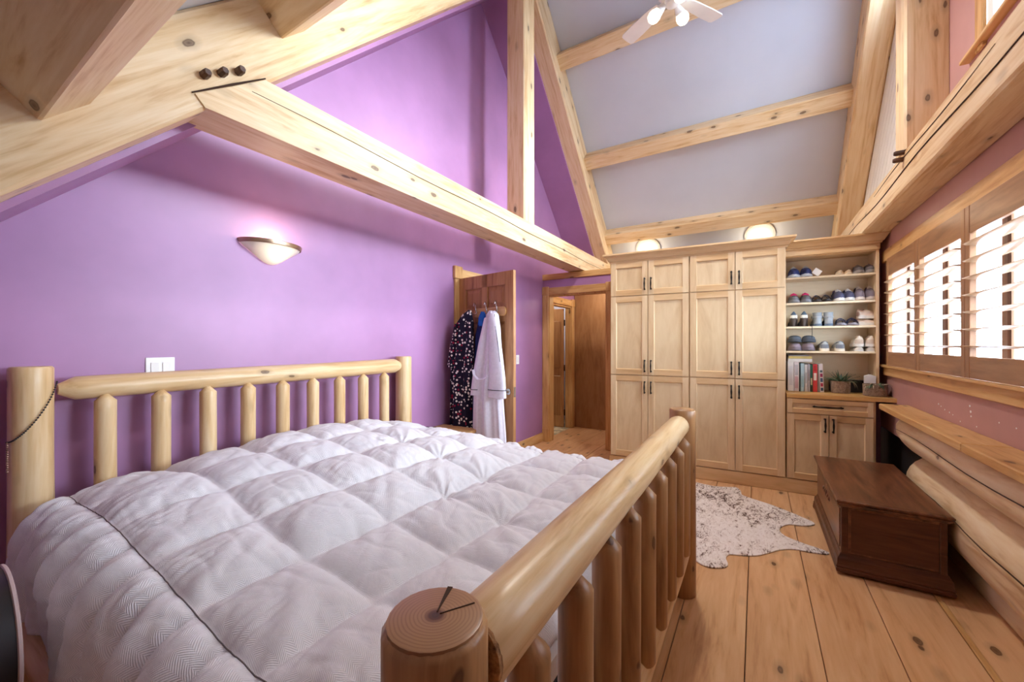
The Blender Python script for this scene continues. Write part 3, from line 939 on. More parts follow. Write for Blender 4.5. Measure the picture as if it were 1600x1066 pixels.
# base cabinet with one drawer and two doors
t = cab_thing('base_cabinet', 'low maple cabinet with a drawer and two doors behind the dark chest', 'cabinet', 1.64, 0.0)
Wd = 0.635
build('carcass', MB().box(0.001, Wd, 0.0, 0.47, 0.125, 0.878, 0.002), M['cab'], t)
shaker('drawer_front', t, 0.006, Wd - 0.022, 0.742, 0.868, (0.30, 0.808, 0.19), st=0.036, vertical=False)
shaker('cabinet_door', t, 0.006, 0.308, 0.135, 0.732, (0.308 - 0.026, 0.645, 0.11), st=0.052)
shaker('cabinet_door', t, 0.314, Wd - 0.022, 0.135, 0.732, (0.314 + 0.026, 0.645, 0.11), st=0.052)
o = build('countertop', MB().prism([(0.005, -0.025), (0.786, -0.025), (0.760, 0.478), (0.005, 0.478)], 'Z', 0.0, 0.034), M['counter'])
o.location = cab_world(1.635, 0, 0.879); o.rotation_euler = (0, 0, CA)
tag(o, 'honey wood countertop carrying books and potted plants', 'countertop')

# open shelf unit
SY = 0.225
t = cab_thing('shelf_unit', 'open maple shelf unit full of shoes above the counter', 'shelves', 1.64, SY, 0.914)
SW = 0.715
for nm, a, b in (('side_panel', 0.0, 0.02), ('side_panel', SW - 0.022, SW)):
    build(nm, MB().box(a, b, 0.0, 0.255, 0.0, 1.345, 0.0015), M['cab'], t)
build('back_panel', MB().box(0.02, SW - 0.022, 0.242, 0.254, 0.0, 1.345), M['shelf'], t)
build('top_panel', MB().box(0.02, SW - 0.022, 0.0, 0.242, 1.30, 1.33, 0.001), M['cabx'], t)
build('fascia', MB().box(0.0, SW, -0.016, 0.0, 1.31, 1.40, 0.001), M['cabx'], t)
SHZ = [2.020, 1.772, 1.542, 1.304]     # tops of the shelves
for z in SHZ:
    build('shelf', MB().box(0.021, SW - 0.023, 0.004, 0.241, z - 0.914 - 0.019, z - 0.914, 0.002), M['shelf'], t)
build('crown', crown(0, SW, -0.016, 0.25, 1.365, 0.085, 0.06, left=False), M['cabx'], t)

# ================================================================= SHOES
def shoe(label, x, y, z, yaw, kind, upper, sole, accent=None, L=0.25, Wd=0.088, H=0.085, pitch=0.0, group=None):
    """a shoe; local x runs from heel to toe, the heel at the origin"""
    t = thing({'boot': 'ankle_boot', 'heel': 'heeled_shoe', 'sandal': 'sandal', 'slipper': 'slipper', 'flat': 'flat_shoe'}.get(kind, 'sneaker'), label, 'shoe', (x, y, z), yaw, group)
    um = col_mat('shoe_%d_%d_%d' % upper, upper); sm = col_mat('shoe_%d_%d_%d' % sole, sole)
    am = col_mat('shoe_%d_%d_%d' % accent, accent) if accent else um
    dk = col_mat('shoe_lining', (58, 50, 48))
    hs = {'boot': 0.024, 'heel': 0.012, 'flat': 0.010, 'slipper': 0.030, 'sandal': 0.02}.get(kind, 0.026)
    n = 15; seg = 14
    def wid(t_): return Wd / 2 * (0.70 + 0.16 * math.sin(PI * min(t_ / 0.3, 1)) * 0.3 + 0.30 * math.exp(-((t_ - 0.70) / 0.20) ** 2)) * math.sqrt(max(0.0, 1 - max(0, (t_ - 0.74) / 0.27) ** 2)) * math.sqrt(max(0.02, 1 - max(0, (0.10 - t_) / 0.115) ** 2))
    def lift(t_):
        if kind == 'heel': return 0.075 * max(0.0, 1 - t_ / 0.62) ** 1.3
        return 0.010 * max(0, (t_ - 0.8) / 0.2)
    def hgt(t_):
        if kind == 'flat': return H * (0.95 if t_ < 0.12 else 0.72 - 0.1 * t_)
        if kind == 'slipper': return H * (0.25 if t_ < 0.38 else 1.0 * math.sqrt(max(0.05, 1 - ((t_ - 0.62) / 0.42) ** 2)))
        if kind == 'boot': return H * 0.52 * (1.0 if t_ < 0.45 else max(0.4, 1 - (t_ - 0.45) * 1.1))
        a = 1.0 - 0.18 * math.sin(PI * min(1, t_ / 0.42)) if t_ < 0.42 else 1 - 0.95 * (t_ - 0.42)
        return H * max(0.33, a)
    # sole
    mb = MB(); rings = []
    for i in range(n):
        q = i / (n - 1); w = max(0.006, wid(q) * 1.06); l = lift(q); hh = hs * (1.25 if (q < 0.3 and kind == 'sneaker') else 1.0)
        xx = q * L
        rings.append([(xx, -w, l), (xx, -w * 1.03, l + hh * 0.5), (xx, -w, l + hh), (xx, w, l + hh), (xx, w * 1.03, l + hh * 0.5), (xx, w, l)])
    mb.rings(rings)
    if kind == 'heel': mb.tube([(0.028, 0, 0.0), (0.026, 0, 0.035), (0.024, 0, 0.078)], [0.014, 0.016, 0.026], 8)
    if kind == 'boot': mb.box(0.004, 0.065, -0.032, 0.032, 0, 0.022, 0.004)
    build('sole', mb, sm, t, smooth=50)
    if kind == 'sandal':
        for q, hh in ((0.10, 0.055), (0.42, 0.058), (0.62, 0.05), (0.80, 0.036)):
            w = wid(q) * 1.02
            sb = MB(); rr = []
            for d in (-0.013, 0.013):
                rr.append([(q * L + d, -w * math.cos(PI * j / 10) , hs + hh * math.sin(PI * j / 10)) for j in range(11)] + [(q * L + d, w * 0.94 * math.cos(PI * j / 10), hs + (hh - 0.004) * math.sin(PI * j / 10)) for j in range(11)])
            sb.rings(rr)
            build('strap', sb, um if q != 0.42 else am, t, smooth=50)
        build('insole', MB().rings([[(i / 10 * L * 0.96 + 0.004, s * wid(i / 10) * 0.9, hs + 0.002) for i in range(11)] for s in (-1, 1)], False, False, closed=False), col_mat('tan_insole', (170, 132, 100)), t)
        return t
    # upper
    mb = MB(); rings = []
    for i in range(n):
        q = i / (n - 1); w = max(0.004, wid(q) * 0.99); l = lift(q) + hs * 0.9; h = hgt(q)
        if q > 0.93: h *= 0.75
        ring = []
        for j in range(seg + 1):
            a = PI * j / seg
            ca, sa = math.cos(a), math.sin(a)
            ring.append((q * L, -w * (abs(ca) ** 0.8) * (1 if ca > 0 else -1), l + h * (sa ** 0.75)))
        rings.append(ring)
    mb.rings(rings)
    up_ = build('upper', mb, um, t, smooth=60)
    # foot opening with its dark lining
    if kind in ('sneaker', 'flat', 'heel'):
        q0, q1 = (0.03, 0.36) if kind == 'sneaker' else (0.05, 0.62)
        pts = []
        for s in range(20):
            a = 2 * PI * s / 20
            q = (q0 + q1) / 2 + (q1 - q0) / 2 * math.cos(a)
            w = wid(q) * 0.68 * abs(math.sin(a)) ** 0.8 * (1 if math.sin(a) >= 0 else -1)
            pts.append((q * L, w, lift(q) + hs * 0.9 + hgt(q) * (1.0 - 0.30 * (abs(w) / max(0.001, wid(q))) ** 2) + 0.0025))
        build('lining', MB().rings([pts, [(p[0], p[1], p[2] - 0.004) for p in pts]]), dk, t, smooth=40)
        cl_ = MB().tube(pts + [pts[0]], 0.0055, 6); build('collar', cl_, am, t, smooth=60)
    if kind == 'sneaker':
        lc = MB()
        for q in (0.44, 0.50, 0.56, 0.62):
            zt = hs * 0.9 + hgt(q) + 0.001
            lw = 0.009 if accent == (214, 50, 116) else 0.0035
            lc.tube([(q * L, -wid(q) * 0.55, zt - 0.010), (q * L, 0, zt + 0.003), (q * L, wid(q) * 0.55, zt - 0.010)], lw, 5)
        build('laces', lc, am if accent == (214, 50, 116) else sm, t, smooth=60)
        w = wid(0.02)
        build('heel_counter', MB().rings([[(-0.003 + 0.018 * (1 - math.cos(PI * (j - 5) / 12)) , wid(0.06) * 1.03 * math.sin(PI * (j - 5) / 11), zz) for j in range(11)] for zz in (hs, hs + H * 0.55)], False, False, closed=False), am, t, smooth=60)
    if kind == 'boot':
        rr = []
        for zz, k in ((0.05, 1.0), (0.085, 0.97), (0.12, 1.0), (0.132, 1.06)):
            rr.append([(0.052 + 0.052 * k * math.cos(2 * PI * j / 16), 0.036 * k * math.sin(2 * PI * j / 16), zz) for j in range(16)])
        build('shaft', MB().rings(rr, False, False), um, t, smooth=60)
        build('lining', MB().lathe([(0.034, 0.112), (0.034, 0.128)], (0.05, 0, 0), 14), dk, t)
        build('strap', MB().tube([(0.052 + 0.055 * math.cos(2 * PI * j / 16), 0.039 * math.sin(2 * PI * j / 16), 0.088) for j in range(17)], 0.0045, 6), am, t, smooth=60)
        build('buckle', MB().tube([(0.05 + 0.011 * math.cos(2 * PI * j / 10), 0.043, 0.088 + 0.013 * math.sin(2 * PI * j / 10)) for j in range(11)], 0.0025, 5), M['chrome'], t)
    if kind == 'slipper':
        build('footbed', MB().rings([[(i / 8 * L * 0.5 + 0.006, s * wid(i / 16) * 0.85, hs + H * 0.25 + 0.003) for i in range(9)] for s in (-1, 1)], False, False, closed=False), dk, t)
    if kind == 'heel':
        build('heel_band', MB().rings([[(-0.002 + 0.02 * (1 - math.cos(PI * (j - 5) / 12)), wid(0.06) * 1.05 * math.sin(PI * (j - 5) / 11), zz) for j in range(11)] for zz in (0.082, 0.112)], False, False, closed=False), am, t, smooth=60)
    return t

YH = 4.757     # heels of shoes whose heel faces the room
YT = 4.99
B = R(90); FW = R(-90)
def pair(xs, z, kind, upper, sole, accent, labels, toe=False, group=None, y=None, rot=(0.0, 0.0), **kw):
    for x, lb, r_ in zip(xs, labels, rot):
        yy = (y if y is not None else YH) + 0.05 * (x - 0.3)
        if toe:
            L = kw.get('L', 0.25); yy += L
        shoe(lb, x, yy, z, (FW if toe else B) + r_, kind, upper, sole, accent, group=group, **kw)
Z1, Z2, Z3, Z4 = [z + 0.0005 for z in SHZ]
pair((0.316, 0.413), Z1, 'sneaker', (44, 56, 108), (206, 216, 226), (36, 66, 96), ('navy sneaker with white sole, top shelf against the left side', 'navy sneaker with white sole, top shelf, beside the white tag'), toe=True, L=0.21, H=0.098, Wd=0.10)
pair((0.672, 0.735), Z1, 'flat', (196, 172, 140), (222, 208, 186), (176, 152, 122), ('small beige flat shoe, left of its pair on the top shelf', 'small beige flat shoe, right of its pair on the top shelf'), toe=True, L=0.2, H=0.05, Wd=0.066, y=4.765)
pair((0.812, 0.893), Z1, 'sneaker', (92, 84, 84), (150, 142, 136), (140, 132, 128), ('dark grey sneaker on the top shelf, next to the beige flats', 'dark grey sneaker on the top shelf, at the right side panel'), toe=True, L=0.2, H=0.072, Wd=0.086, y=4.765)
pair((0.316, 0.410), Z2, 'sneaker', (104, 100, 102), (140, 140, 144), (214, 50, 116), ('grey sneaker with bright pink straps at the left of the second shelf', 'grey sneaker with bright pink straps, second shoe on the second shelf'), toe=True, L=0.2, H=0.075, Wd=0.096)
pair((0.497, 0.570), Z2, 'sandal', (38, 34, 38), (60, 54, 54), (46, 56, 104), ('black strappy sandal with tan insole, left of its pair', 'black strappy sandal with tan insole, right of its pair'), toe=True, L=0.2, Wd=0.078)
pair((0.652, 0.733), Z2, 'sneaker', (74, 76, 104), (220, 220, 216), (108, 112, 140), ('slate blue sneaker with cream trim, next to the black sandals', 'slate blue sneaker with cream trim, right of its pair on the second shelf'), toe=True, L=0.2, H=0.098, Wd=0.088, rot=(0.12, 0.05))
pair((0.816, 0.895), Z2, 'sneaker', (124, 112, 122), (206, 194, 182), (96, 84, 92), ('mauve grey trainer, second from the right end of the second shelf', 'mauve grey trainer at the right end of the second shelf'), toe=True, L=0.2, H=0.115, Wd=0.082)
pair((0.310, 0.393), Z3, 'heel', (74, 92, 108), (84, 72, 66), (226, 220, 206), ('slate high heeled shoe with cream heel band, leftmost on the third shelf', 'slate high heeled shoe with cream heel band, beside the grey boots'), L=0.2, H=0.062, Wd=0.084, y=4.757)
pair((0.500, 0.585), Z3, 'boot', (152, 158, 162), (92, 108, 126), (180, 180, 178), ('grey ankle boot on the third shelf, next to the high heels', 'grey ankle boot with buckled strap on the third shelf'), L=0.2, H=0.11, Wd=0.086, y=4.757)
pair((0.683, 0.766), Z3, 'sandal', (42, 46, 80), (150, 146, 156), (74, 78, 110), ('navy sandal, left of its pair on the third shelf', 'navy sandal, right of its pair on the third shelf'), toe=True, L=0.19, Wd=0.082, y=4.765)
shoe('cream trainer lying lowest in the right corner of the third shelf', 0.955 - 0.155, 4.855, Z3, 0.0 + 0.05, 'sneaker', (214, 196, 178), (226, 220, 210), (190, 164, 146), L=0.15, H=0.036, Wd=0.09)
shoe('cream trainer stacked on another in the right corner of the third shelf', 0.80, 4.850, Z3 + 0.064, 0.08, 'sneaker', (222, 204, 186), (232, 226, 216), (196, 160, 140), L=0.15, H=0.062, Wd=0.088)
pair((0.323, 0.428), Z4, 'slipper', (150, 134, 144), (126, 112, 122), (96, 84, 94), ('mauve slipper under a slate one, left end of the fourth shelf', 'mauve slipper under a slate one, second from the left on the fourth shelf'), toe=True, L=0.2, H=0.052, Wd=0.105)
pair((0.323, 0.432), Z4 + 0.083, 'slipper', (84, 94, 106), (70, 76, 86), (70, 70, 76), ('slate slipper stacked on top at the left end of the fourth shelf', 'slate slipper stacked on top, second from the left on the fourth shelf'), toe=True, L=0.19, H=0.042, Wd=0.108)
pair((0.553, 0.668), Z4, 'sneaker', (176, 180, 178), (228, 218, 200), (120, 124, 132), ('pale grey sneaker in the middle of the fourth shelf, left one', 'pale grey sneaker in the middle of the fourth shelf, right one'), L=0.21, H=0.068, Wd=0.094)
pair((0.806, 0.892), Z4, 'flat', (206, 200, 190), (222, 220, 214), (190, 180, 168), ('off white flat shoe lying under the cream trainers, left', 'off white flat shoe lying under the cream trainers, right'), L=0.2, H=0.03, Wd=0.09)
pair((0.806, 0.888), Z4 + 0.044, 'sneaker', (228, 218, 202), (236, 230, 220), (208, 188, 166), ('cream trainer stacked on a flat shoe, fourth shelf, left', 'cream trainer stacked on a flat shoe, fourth shelf, right'), L=0.2, H=0.072, Wd=0.088)
# white swing tag standing against the navy sneaker
t = tag(build('swing_tag', MB().box(-0.032, 0.032, -0.001, 0.001, -0.032, 0.032), M['white']), 'white square paper tag beside the navy sneakers', 'tag')
t.location = (0.497, 4.80, Z1 + 0.0455); t.rotation_euler = (R(-12), R(38), R(10))
t = tag(build('boot_lace', MB().tube([(0.452, 4.735, Z3 + 0.004), (0.452, 4.729, Z3 - 0.01), (0.453, 4.729, Z3 - 0.06), (0.451, 4.730, Z3 - 0.115)], 0.0022, 6), M['iron']), 'thin dark lace dangling from the third shelf', 'lace')

# ================================================================= COUNTER ITEMS
CZ = 0.9135
def book(label, x, th, h, d, cols, lean=0.0, y=4.74, name='book', band=None):
    t = thing(name, label, 'book', (x, y, CZ), CA, 'books on the counter')
    cm = col_mat('book_%d_%d_%d' % cols, cols, 0.5, 0.04)
    c = MB(); c.box(0, th, 0, 0.004, 0, h, 0.001); c.box(0, 0.003, 0, d, 0, h); c.box(th - 0.003, th, 0, d, 0, h)
    build('cover', c, cm, t)
    build('pages', MB().box(0.003, th - 0.003, 0.004, d - 0.004, 0.003, h - 0.004), col_mat('paper', (232, 226, 212), 0.8, 0.03), t)
    if band:
        for (za, zb, bc) in band:
            build('spine_print', MB().box(th * 0.18, th * 0.82, -0.0008, 0.001, h * za, h * zb), col_mat('print_%d_%d_%d' % bc, bc, 0.5, 0.05), t)
    t.rotation_euler = (0, lean, CA)
    return t
xb = 0.262
BK = [('wide white book at the left end of the row', 0.050, 0.285, (226, 226, 224), 0, [(0.2, 0.85, (206, 208, 212))]),
      ('white book with a pink and lilac spine', 0.042, 0.285, (222, 214, 214), 0, [(0.1, 0.5, (206, 170, 178)), (0.55, 0.9, (186, 184, 190))]),
      ('thin dark teal book in the row', 0.010, 0.275, (52, 78, 84), 0, None),
      ('light blue book in the row', 0.032, 0.27, (176, 206, 216), 0, [(0.15, 0.55, (150, 186, 200))]),
      ('white book right of the light blue one', 0.024, 0.262, (222, 224, 226), 0, [(0.3, 0.7, (196, 200, 206))]),
      ('pale grey lilac book in the row', 0.020, 0.265, (196, 192, 198), 0, [(0.4, 0.8, (170, 166, 176))]),
      ('dark green book in the row', 0.020, 0.262, (46, 96, 72), 0, [(0.25, 0.5, (206, 196, 160)), (0.04, 0.2, (60, 52, 44))]),
      ('red and white book in the row', 0.036, 0.265, (206, 66, 68), 0, [(0.42, 0.68, (236, 226, 218)), (0.75, 0.95, (180, 40, 46))]),
      ('slim grey book in the row', 0.020, 0.262, (142, 132, 126), 0, None),
      ('book with a flowery spine at the right end of the row', 0.032, 0.268, (214, 206, 206), R(-2.5), [(0.05, 0.16, (48, 70, 96)), (0.2, 0.32, (176, 50, 84)), (0.36, 0.5, (70, 96, 132)), (0.54, 0.66, (150, 52, 90)), (0.7, 0.78, (90, 110, 120))])]
for lb, th, h, cols, lean, band in BK:
    book(lb, xb, th - 0.002, h, 0.19, cols, lean, y=4.735 + 0.05 * (xb - 0.26), band=band)
    xb += th
def flat_book(label, x, y, z, sx_, sy_, h, cols):
    t = thing('book', label, 'book', (x, y, z), CA, 'books lying on top of the row')
    cm = col_mat('book_%d_%d_%d' % cols, cols, 0.5, 0.04)
    c = MB(); c.box(0, sx_, 0, 0.004, 0, h); c.box(0, sx_, 0, sy_, 0, 0.003); c.box(0, sx_, 0, sy_, h - 0.003, h)
    build('cover', c, cm, t)
    build('pages', MB().box(0.003, sx_ - 0.003, 0.004, sy_ - 0.004, 0.003, h - 0.003), col_mat('paper', (232, 226, 212), 0.8, 0.03), t)
flat_book('white book lying flat on the upright books', 0.265, 4.737, CZ + 0.2855, 0.19, 0.18, 0.030, (228, 226, 222))
flat_book('yellow book lying on the white one above the row', 0.268, 4.74, CZ + 0.316, 0.185, 0.17, 0.024, (206, 184, 110))
flat_book('thin grey book on top of the yellow one', 0.27, 4.742, CZ + 0.3405, 0.16, 0.16, 0.010, (150, 140, 144))
# dark box behind the pots
o = build('storage_box', MB().box(-0.15, 0.15, -0.05, 0.05, 0, 0.115, 0.004), M['black']); o.location = (0.76, 4.935, CZ); o.rotation_euler = (0, 0, CA)
tag(o, 'low black box behind the two plant pots', 'box')

def potted(label, x, y, r, h, kind, seed):
    rd = random.Random(seed)
    t = thing('potted_plant', label, 'plant', (x, y, CZ))
    pm = 'woven_stone_pot'
    if pm not in M:
        q = NT(pm); v = q.coords((1, 1, 1), False)
        nz = q.noise(v, 60, 4, 0.6, 1.5)
        q.bump(nz, 0.8, 0.01)
        M[pm] = q.set(q.ramp(nz, [(0.35, lin((118, 98, 84))), (0.65, lin((172, 150, 132)))]), 0.8)
    mb = MB()
    prof = [(r * 0.93, 0), (r * 0.96, 0.004)]
    for i in range(9):
        z = 0.006 + (h - 0.012) * i / 8
        prof += [(r * (0.965 + 0.035 * i / 8), z), (r * (0.985 + 0.035 * i / 8), z + h / 18)]
    prof += [(r * 1.02, h), (r * 0.9, h), (r * 0.88, h - 0.02)]
    mb.lathe(prof, seg=28)
    build('pot', mb, M[pm], t, smooth=40)
    build('soil', MB().lathe([(r * 0.9, h - 0.018), (r * 0.9, h - 0.012)], seg=20), col_mat('soil', (62, 48, 38), 0.95), t)
    gm = [col_mat('leaf_a', (74, 104, 78), 0.5), col_mat('leaf_b', (120, 148, 112), 0.5), col_mat('leaf_c', (48, 76, 60), 0.5), col_mat('leaf_dry', (190, 176, 150), 0.7)]
    def blade(p0, d, L, wd, droop, mat):
        pts = []; n = 7
        d = Vector(d).normalized(); p = Vector(p0)
        side = d.cross(Vector((0, 0, 1))).normalized()
        mbb = MB(); rr = []
        for i in range(n + 1):
            f = i / n
            ww = wd * (1 - f ** 2) * (0.6 + 0.8 * min(1, f * 3)) * 0.5 + 0.0004
            rr.append([p - side * ww, p + Vector((0, 0, -0.0012)), p + side * ww, p + Vector((0, 0, 0.0012))])
            d = (d + Vector((0, 0, -droop / n))).normalized()
            p = p + d * (L / n)
        mbb.rings(rr)
        build('leaf', mbb, mat, t, smooth=60)
    if kind == 'spiky':
        for i in range(46):
            a = rd.uniform(0, 2 * PI); el = rd.uniform(0.25, 1.45)
            q = rd.uniform(0, r * 0.5)
            blade((q * math.cos(a), q * math.sin(a), h - 0.012), (math.cos(a) * math.cos(el), math.sin(a) * math.cos(el) * 0.8, math.sin(el)), rd.uniform(0.07, 0.125), 0.010, rd.uniform(0.4, 1.0), rd.choice(gm[:3]))
        for i in range(9):
            a = rd.uniform(0, 2 * PI)
            blade((r * 0.3 * math.cos(a), r * 0.2 * math.sin(a), h - 0.012), (math.cos(a), math.sin(a) * 0.5, 0.7), rd.uniform(0.14, 0.19), 0.005, rd.uniform(0.8, 1.5), gm[0])
        for i in range(8):
            a = rd.uniform(-0.9, 0.6)
            blade((r * 0.95 * math.cos(a), r * 0.95 * math.sin(a), h + 0.004), (math.cos(a), math.sin(a), 0.25), rd.uniform(0.07, 0.11), 0.008, 3.0, gm[3])
    else:
        for i in range(26):
            a = rd.uniform(-2.6, 1.5)
            blade((r * 0.6 * math.cos(a), r * 0.6 * math.sin(a), h - 0.012), (math.cos(a), math.sin(a), rd.uniform(0.5, 1.6)), rd.uniform(0.06, 0.11), 0.008, rd.uniform(1.5, 3.0), rd.choice(gm))
    return t
potted('spiky green air plant in a woven grey pot beside the books', 0.672, 4.79, 0.073, 0.112, 'spiky', 3)
potted('trailing plant in a patterned grey pot at the counter end', 0.888, 4.655, 0.082, 0.105, 'trail', 5)
t = thing('pillar_candle', 'white block candle rising behind the patterned pot', 'candle', (0.876, 4.772, CZ), CA)
build('wax', MB().prism([(-0.036, 0), (0.036, 0), (0.036, 0.168), (0.0, 0.182), (-0.036, 0.168)], 'Y', -0.028, 0.028), M['white'], t)
build('wick', MB().tube([(0, 0, 0.18), (0.001, 0, 0.192)], 0.0015, 5), M['dark'], t)
t = tag(build('glass_vase', MB().lathe([(0.022, 0.0), (0.03, 0.004), (0.034, 0.05), (0.03, 0.095), (0.032, 0.10), (0.028, 0.098), (0.031, 0.05), (0.026, 0.008)], seg=20), M['jar'], smooth=50), 'small brown glass vase beside the wall at the counter end', 'vase')
t.location = (0.955, 4.765, CZ)

# ================================================================= CHEST
t = thing('blanket_chest', 'dark walnut blanket chest on the plank floor by the log wall', 'chest', (0.655, 3.595, 0))
hx, hy = 0.222, 0.535
build('body', MB().box(-hx, hx, -hy, hy, 0.10, 0.405, 0.003), M['chest'], t)
for s in (-1, 1):
    e = build('end_panel', MB().box(-hx + 0.045, hx - 0.03, s * (hy - 0.004), s * (hy + 0.002), 0.135, 0.385, 0.001), M['chestx'], t)
    for xa, xb2 in ((-hx - 0.002, -hx + 0.03), (hx - 0.028, hx + 0.002)):
        build('corner_post', MB().box(xa, xb2, s * (hy - 0.01), s * (hy + 0.007), 0.10, 0.405, 0.003), M['chestx'], t)
for a, b in ((-0.50, 0.50),):
    build('front_panel', MB().box(-hx - 0.006, -hx + 0.002, a, b, 0.14, 0.375, 0.004), M['chest'], t)
def tray(z0, z1, o0, o1):
    return [[(-hx - o0, -hy - o0, z0), (hx + o0, -hy - o0, z0), (hx + o0, hy + o0, z0), (-hx - o0, hy + o0, z0)], [(-hx - o1, -hy - o1, z1), (hx + o1, -hy - o1, z1), (hx + o1, hy + o1, z1), (-hx - o1, hy + o1, z1)]]
lid = MB()
rr = []
for z, o in ((0.400, 0.004), (0.404, 0.012), (0.410, 0.014), (0.412, 0.020), (0.420, 0.023), (0.423, 0.020), (0.430, 0.026), (0.438, 0.026), (0.442, 0.020), (0.444, 0.0)):
    rr.append([(-hx - o, -hy - o, z), (hx + o, -hy - o, z), (hx + o, hy + o, z), (-hx - o, hy + o, z)])
build('lid', lid.rings(rr), M['chest'], t)
bs = MB(); rr = []
for z, o in ((0.014, 0.020), (0.016, 0.026), (0.035, 0.030), (0.042, 0.024), (0.05, 0.029), (0.06, 0.023), (0.095, 0.021), (0.108, 0.012), (0.122, 0.006), (0.126, 0.0)):
    rr.append([(-hx - o, -hy - o, z), (hx + o, -hy - o, z), (hx + o, hy + o, z), (-hx - o, hy + o, z)])
build('base_molding', bs.rings(rr), M['chestx'], t)
for sx_ in (-1, 1):
    for sy_ in (-1, 1):
        build('foot', MB().lathe([(0.022, 0.0), (0.030, 0.006), (0.034, 0.02), (0.030, 0.04), (0.022, 0.05)], (sx_ * (hx - (0.03 if sy_ < 0 else 0)), sy_ * (hy + (-0.03 if sy_ < 0 else 0.005)), 0), 16), M['chest'], t, smooth=50)
# carved ornament on the front
orn = MB()
for k in range(5):
    yy = -0.12 + 0.06 * k
    orn.rings([[(-hx - 0.006 - d, yy + (0.030 - d * 1.5) * math.cos(2 * PI * j / 12), 0.305 + (0.018 + 0.008 * (k == 2) - d) * math.sin(2 * PI * j / 12)) for j in range(12)] for d in (0, 0.006, 0.009)])
build('carving', orn, M['chestx'], t, smooth=50)
build('lock_plate', MB().box(-hx - 0.009, -hx - 0.005, -0.02, 0.02, 0.335, 0.37, 0.001), M['brass'], t)

# ================================================================= COWHIDE
out = [(-0.62, 4.30), (-0.366, 4.262), (-0.24, 4.30), (-0.167, 4.335), (-0.125, 4.25), (-0.108, 4.143), (-0.01, 4.083), (0.11, 4.02), (0.223, 3.935), (0.33, 3.84), (0.375, 3.785), (0.36, 3.735), (0.29, 3.68), (0.206, 3.652), (0.153, 3.56), (0.145, 3.49), (0.167, 3.429), (0.21, 3.39), (0.29, 3.348), (0.37, 3.318), (0.405, 3.295), (0.382, 3.262), (0.30, 3.242), (0.21, 3.228), (0.13, 3.17), (0.064, 3.081), (-0.007, 3.001), (-0.10, 2.955), (-0.150, 2.93), (-0.165, 2.86), (-0.150, 2.78), (-0.189, 2.726), (-0.26, 2.70), (-0.33, 2.739), (-0.45, 2.86), (-0.62, 2.96), (-0.80, 2.90), (-1.0, 2.75), (-1.12, 2.78), (-1.05, 2.95), (-0.92, 3.12), (-0.88, 3.35), (-0.92, 3.6), (-1.0, 3.85), (-1.12, 4.05), (-1.05, 4.15), (-0.85, 4.13), (-0.72, 4.2)]
def catmull(P, n):
    res = []
    for i in range(len(P)):
        p0, p1, p2, p3 = P[i - 1], P[i], P[(i + 1) % len(P)], P[(i + 2) % len(P)]
        for k in range(n):
            t_ = k / n
            res.append(tuple(0.5 * ((2 * p1[c]) + (-p0[c] + p2[c]) * t_ + (2 * p0[c] - 5 * p1[c] + 4 * p2[c] - p3[c]) * t_ ** 2 + (-p0[c] + 3 * p1[c] - 3 * p2[c] + p3[c]) * t_ ** 3) for c in range(2)))
    return res
cc = catmull(out, 4)
me = MB(); me.rings([[(x, y, 0.0012) for x, y in cc], [(x, y, 0.0075) for x, y in cc], [(-0.3 + (x + 0.3) * 0.99, 3.5 + (y - 3.5) * 0.99, 0.0095) for x, y in cc]])
o = build('cowhide_rug', me, M['hide']); tag(o, 'white cowhide rug with dark speckles on the plank floor', 'rug')

# ================================================================= BED
BX0, BX1, BY0, BY1 = -2.485, -0.36, 0.347, 2.345
bed = thing('log_bed', 'peeled log bed with spindle headboard and footboard', 'bed', ((BX0 + BX1) / 2, (BY0 + BY1) / 2, 0))
OX, OY = (BX0 + BX1) / 2, (BY0 + BY1) / 2
def bl(name, p0, p1, r0, r1, mat=None, **kw):
    p0 = (p0[0] - OX, p0[1] - OY, p0[2]); p1 = (p1[0] - OX, p1[1] - OY, p1[2])
    return log(name, p0, p1, r0, r1, mat or M['log'], bed, **kw)
bl('headboard_post', (BX0, 0.345, 0), (BX0, 0.345, 1.272), 0.064, 0.062, seed=1)
bl('headboard_post', (BX0, 2.325, 0), (BX0, 2.325, 1.262), 0.066, 0.064, seed=2)
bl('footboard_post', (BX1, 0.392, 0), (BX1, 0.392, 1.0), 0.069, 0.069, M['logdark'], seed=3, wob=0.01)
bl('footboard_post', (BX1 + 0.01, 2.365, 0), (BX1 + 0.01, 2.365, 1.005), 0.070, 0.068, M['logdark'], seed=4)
bl('headboard_rail', (BX0, 0.415, 1.182), (BX0, 2.27, 1.196), 0.050, 0.056, seed=5, tip0=0.45, tip1=0.6, tl=0.05)
bl('headboard_rail', (BX0, 0.40, 0.42), (BX0, 2.27, 0.42), 0.055, 0.055, seed=6)
bl('footboard_rail', (BX1, 0.468, 0.918), (BX1, 2.29, 0.928), 0.060, 0.055, seed=7, wob=0.025)
bl('footboard_rail', (BX1, 0.45, 0.245), (BX1, 2.30, 0.245), 0.058, 0.058, seed=8, wob=0.03)
bl('side_rail', (BX0 + 0.06, 0.315, 0.31), (BX1 - 0.06, 0.335, 0.31), 0.052, 0.052, seed=9)
bl('side_rail', (BX0 + 0.06, 2.375, 0.31), (BX1 - 0.06, 2.395, 0.31), 0.052, 0.052, seed=10)
for i in range(9):
    y = 0.552 + 0.193 * i
    bl('spindle', (BX0 + 0.032, y, 0.46), (BX0 + 0.032, y, 1.150), 0.037, 0.037, seed=20 + i, rings=12, tip1=0.25, tl=0.030, seg=16)
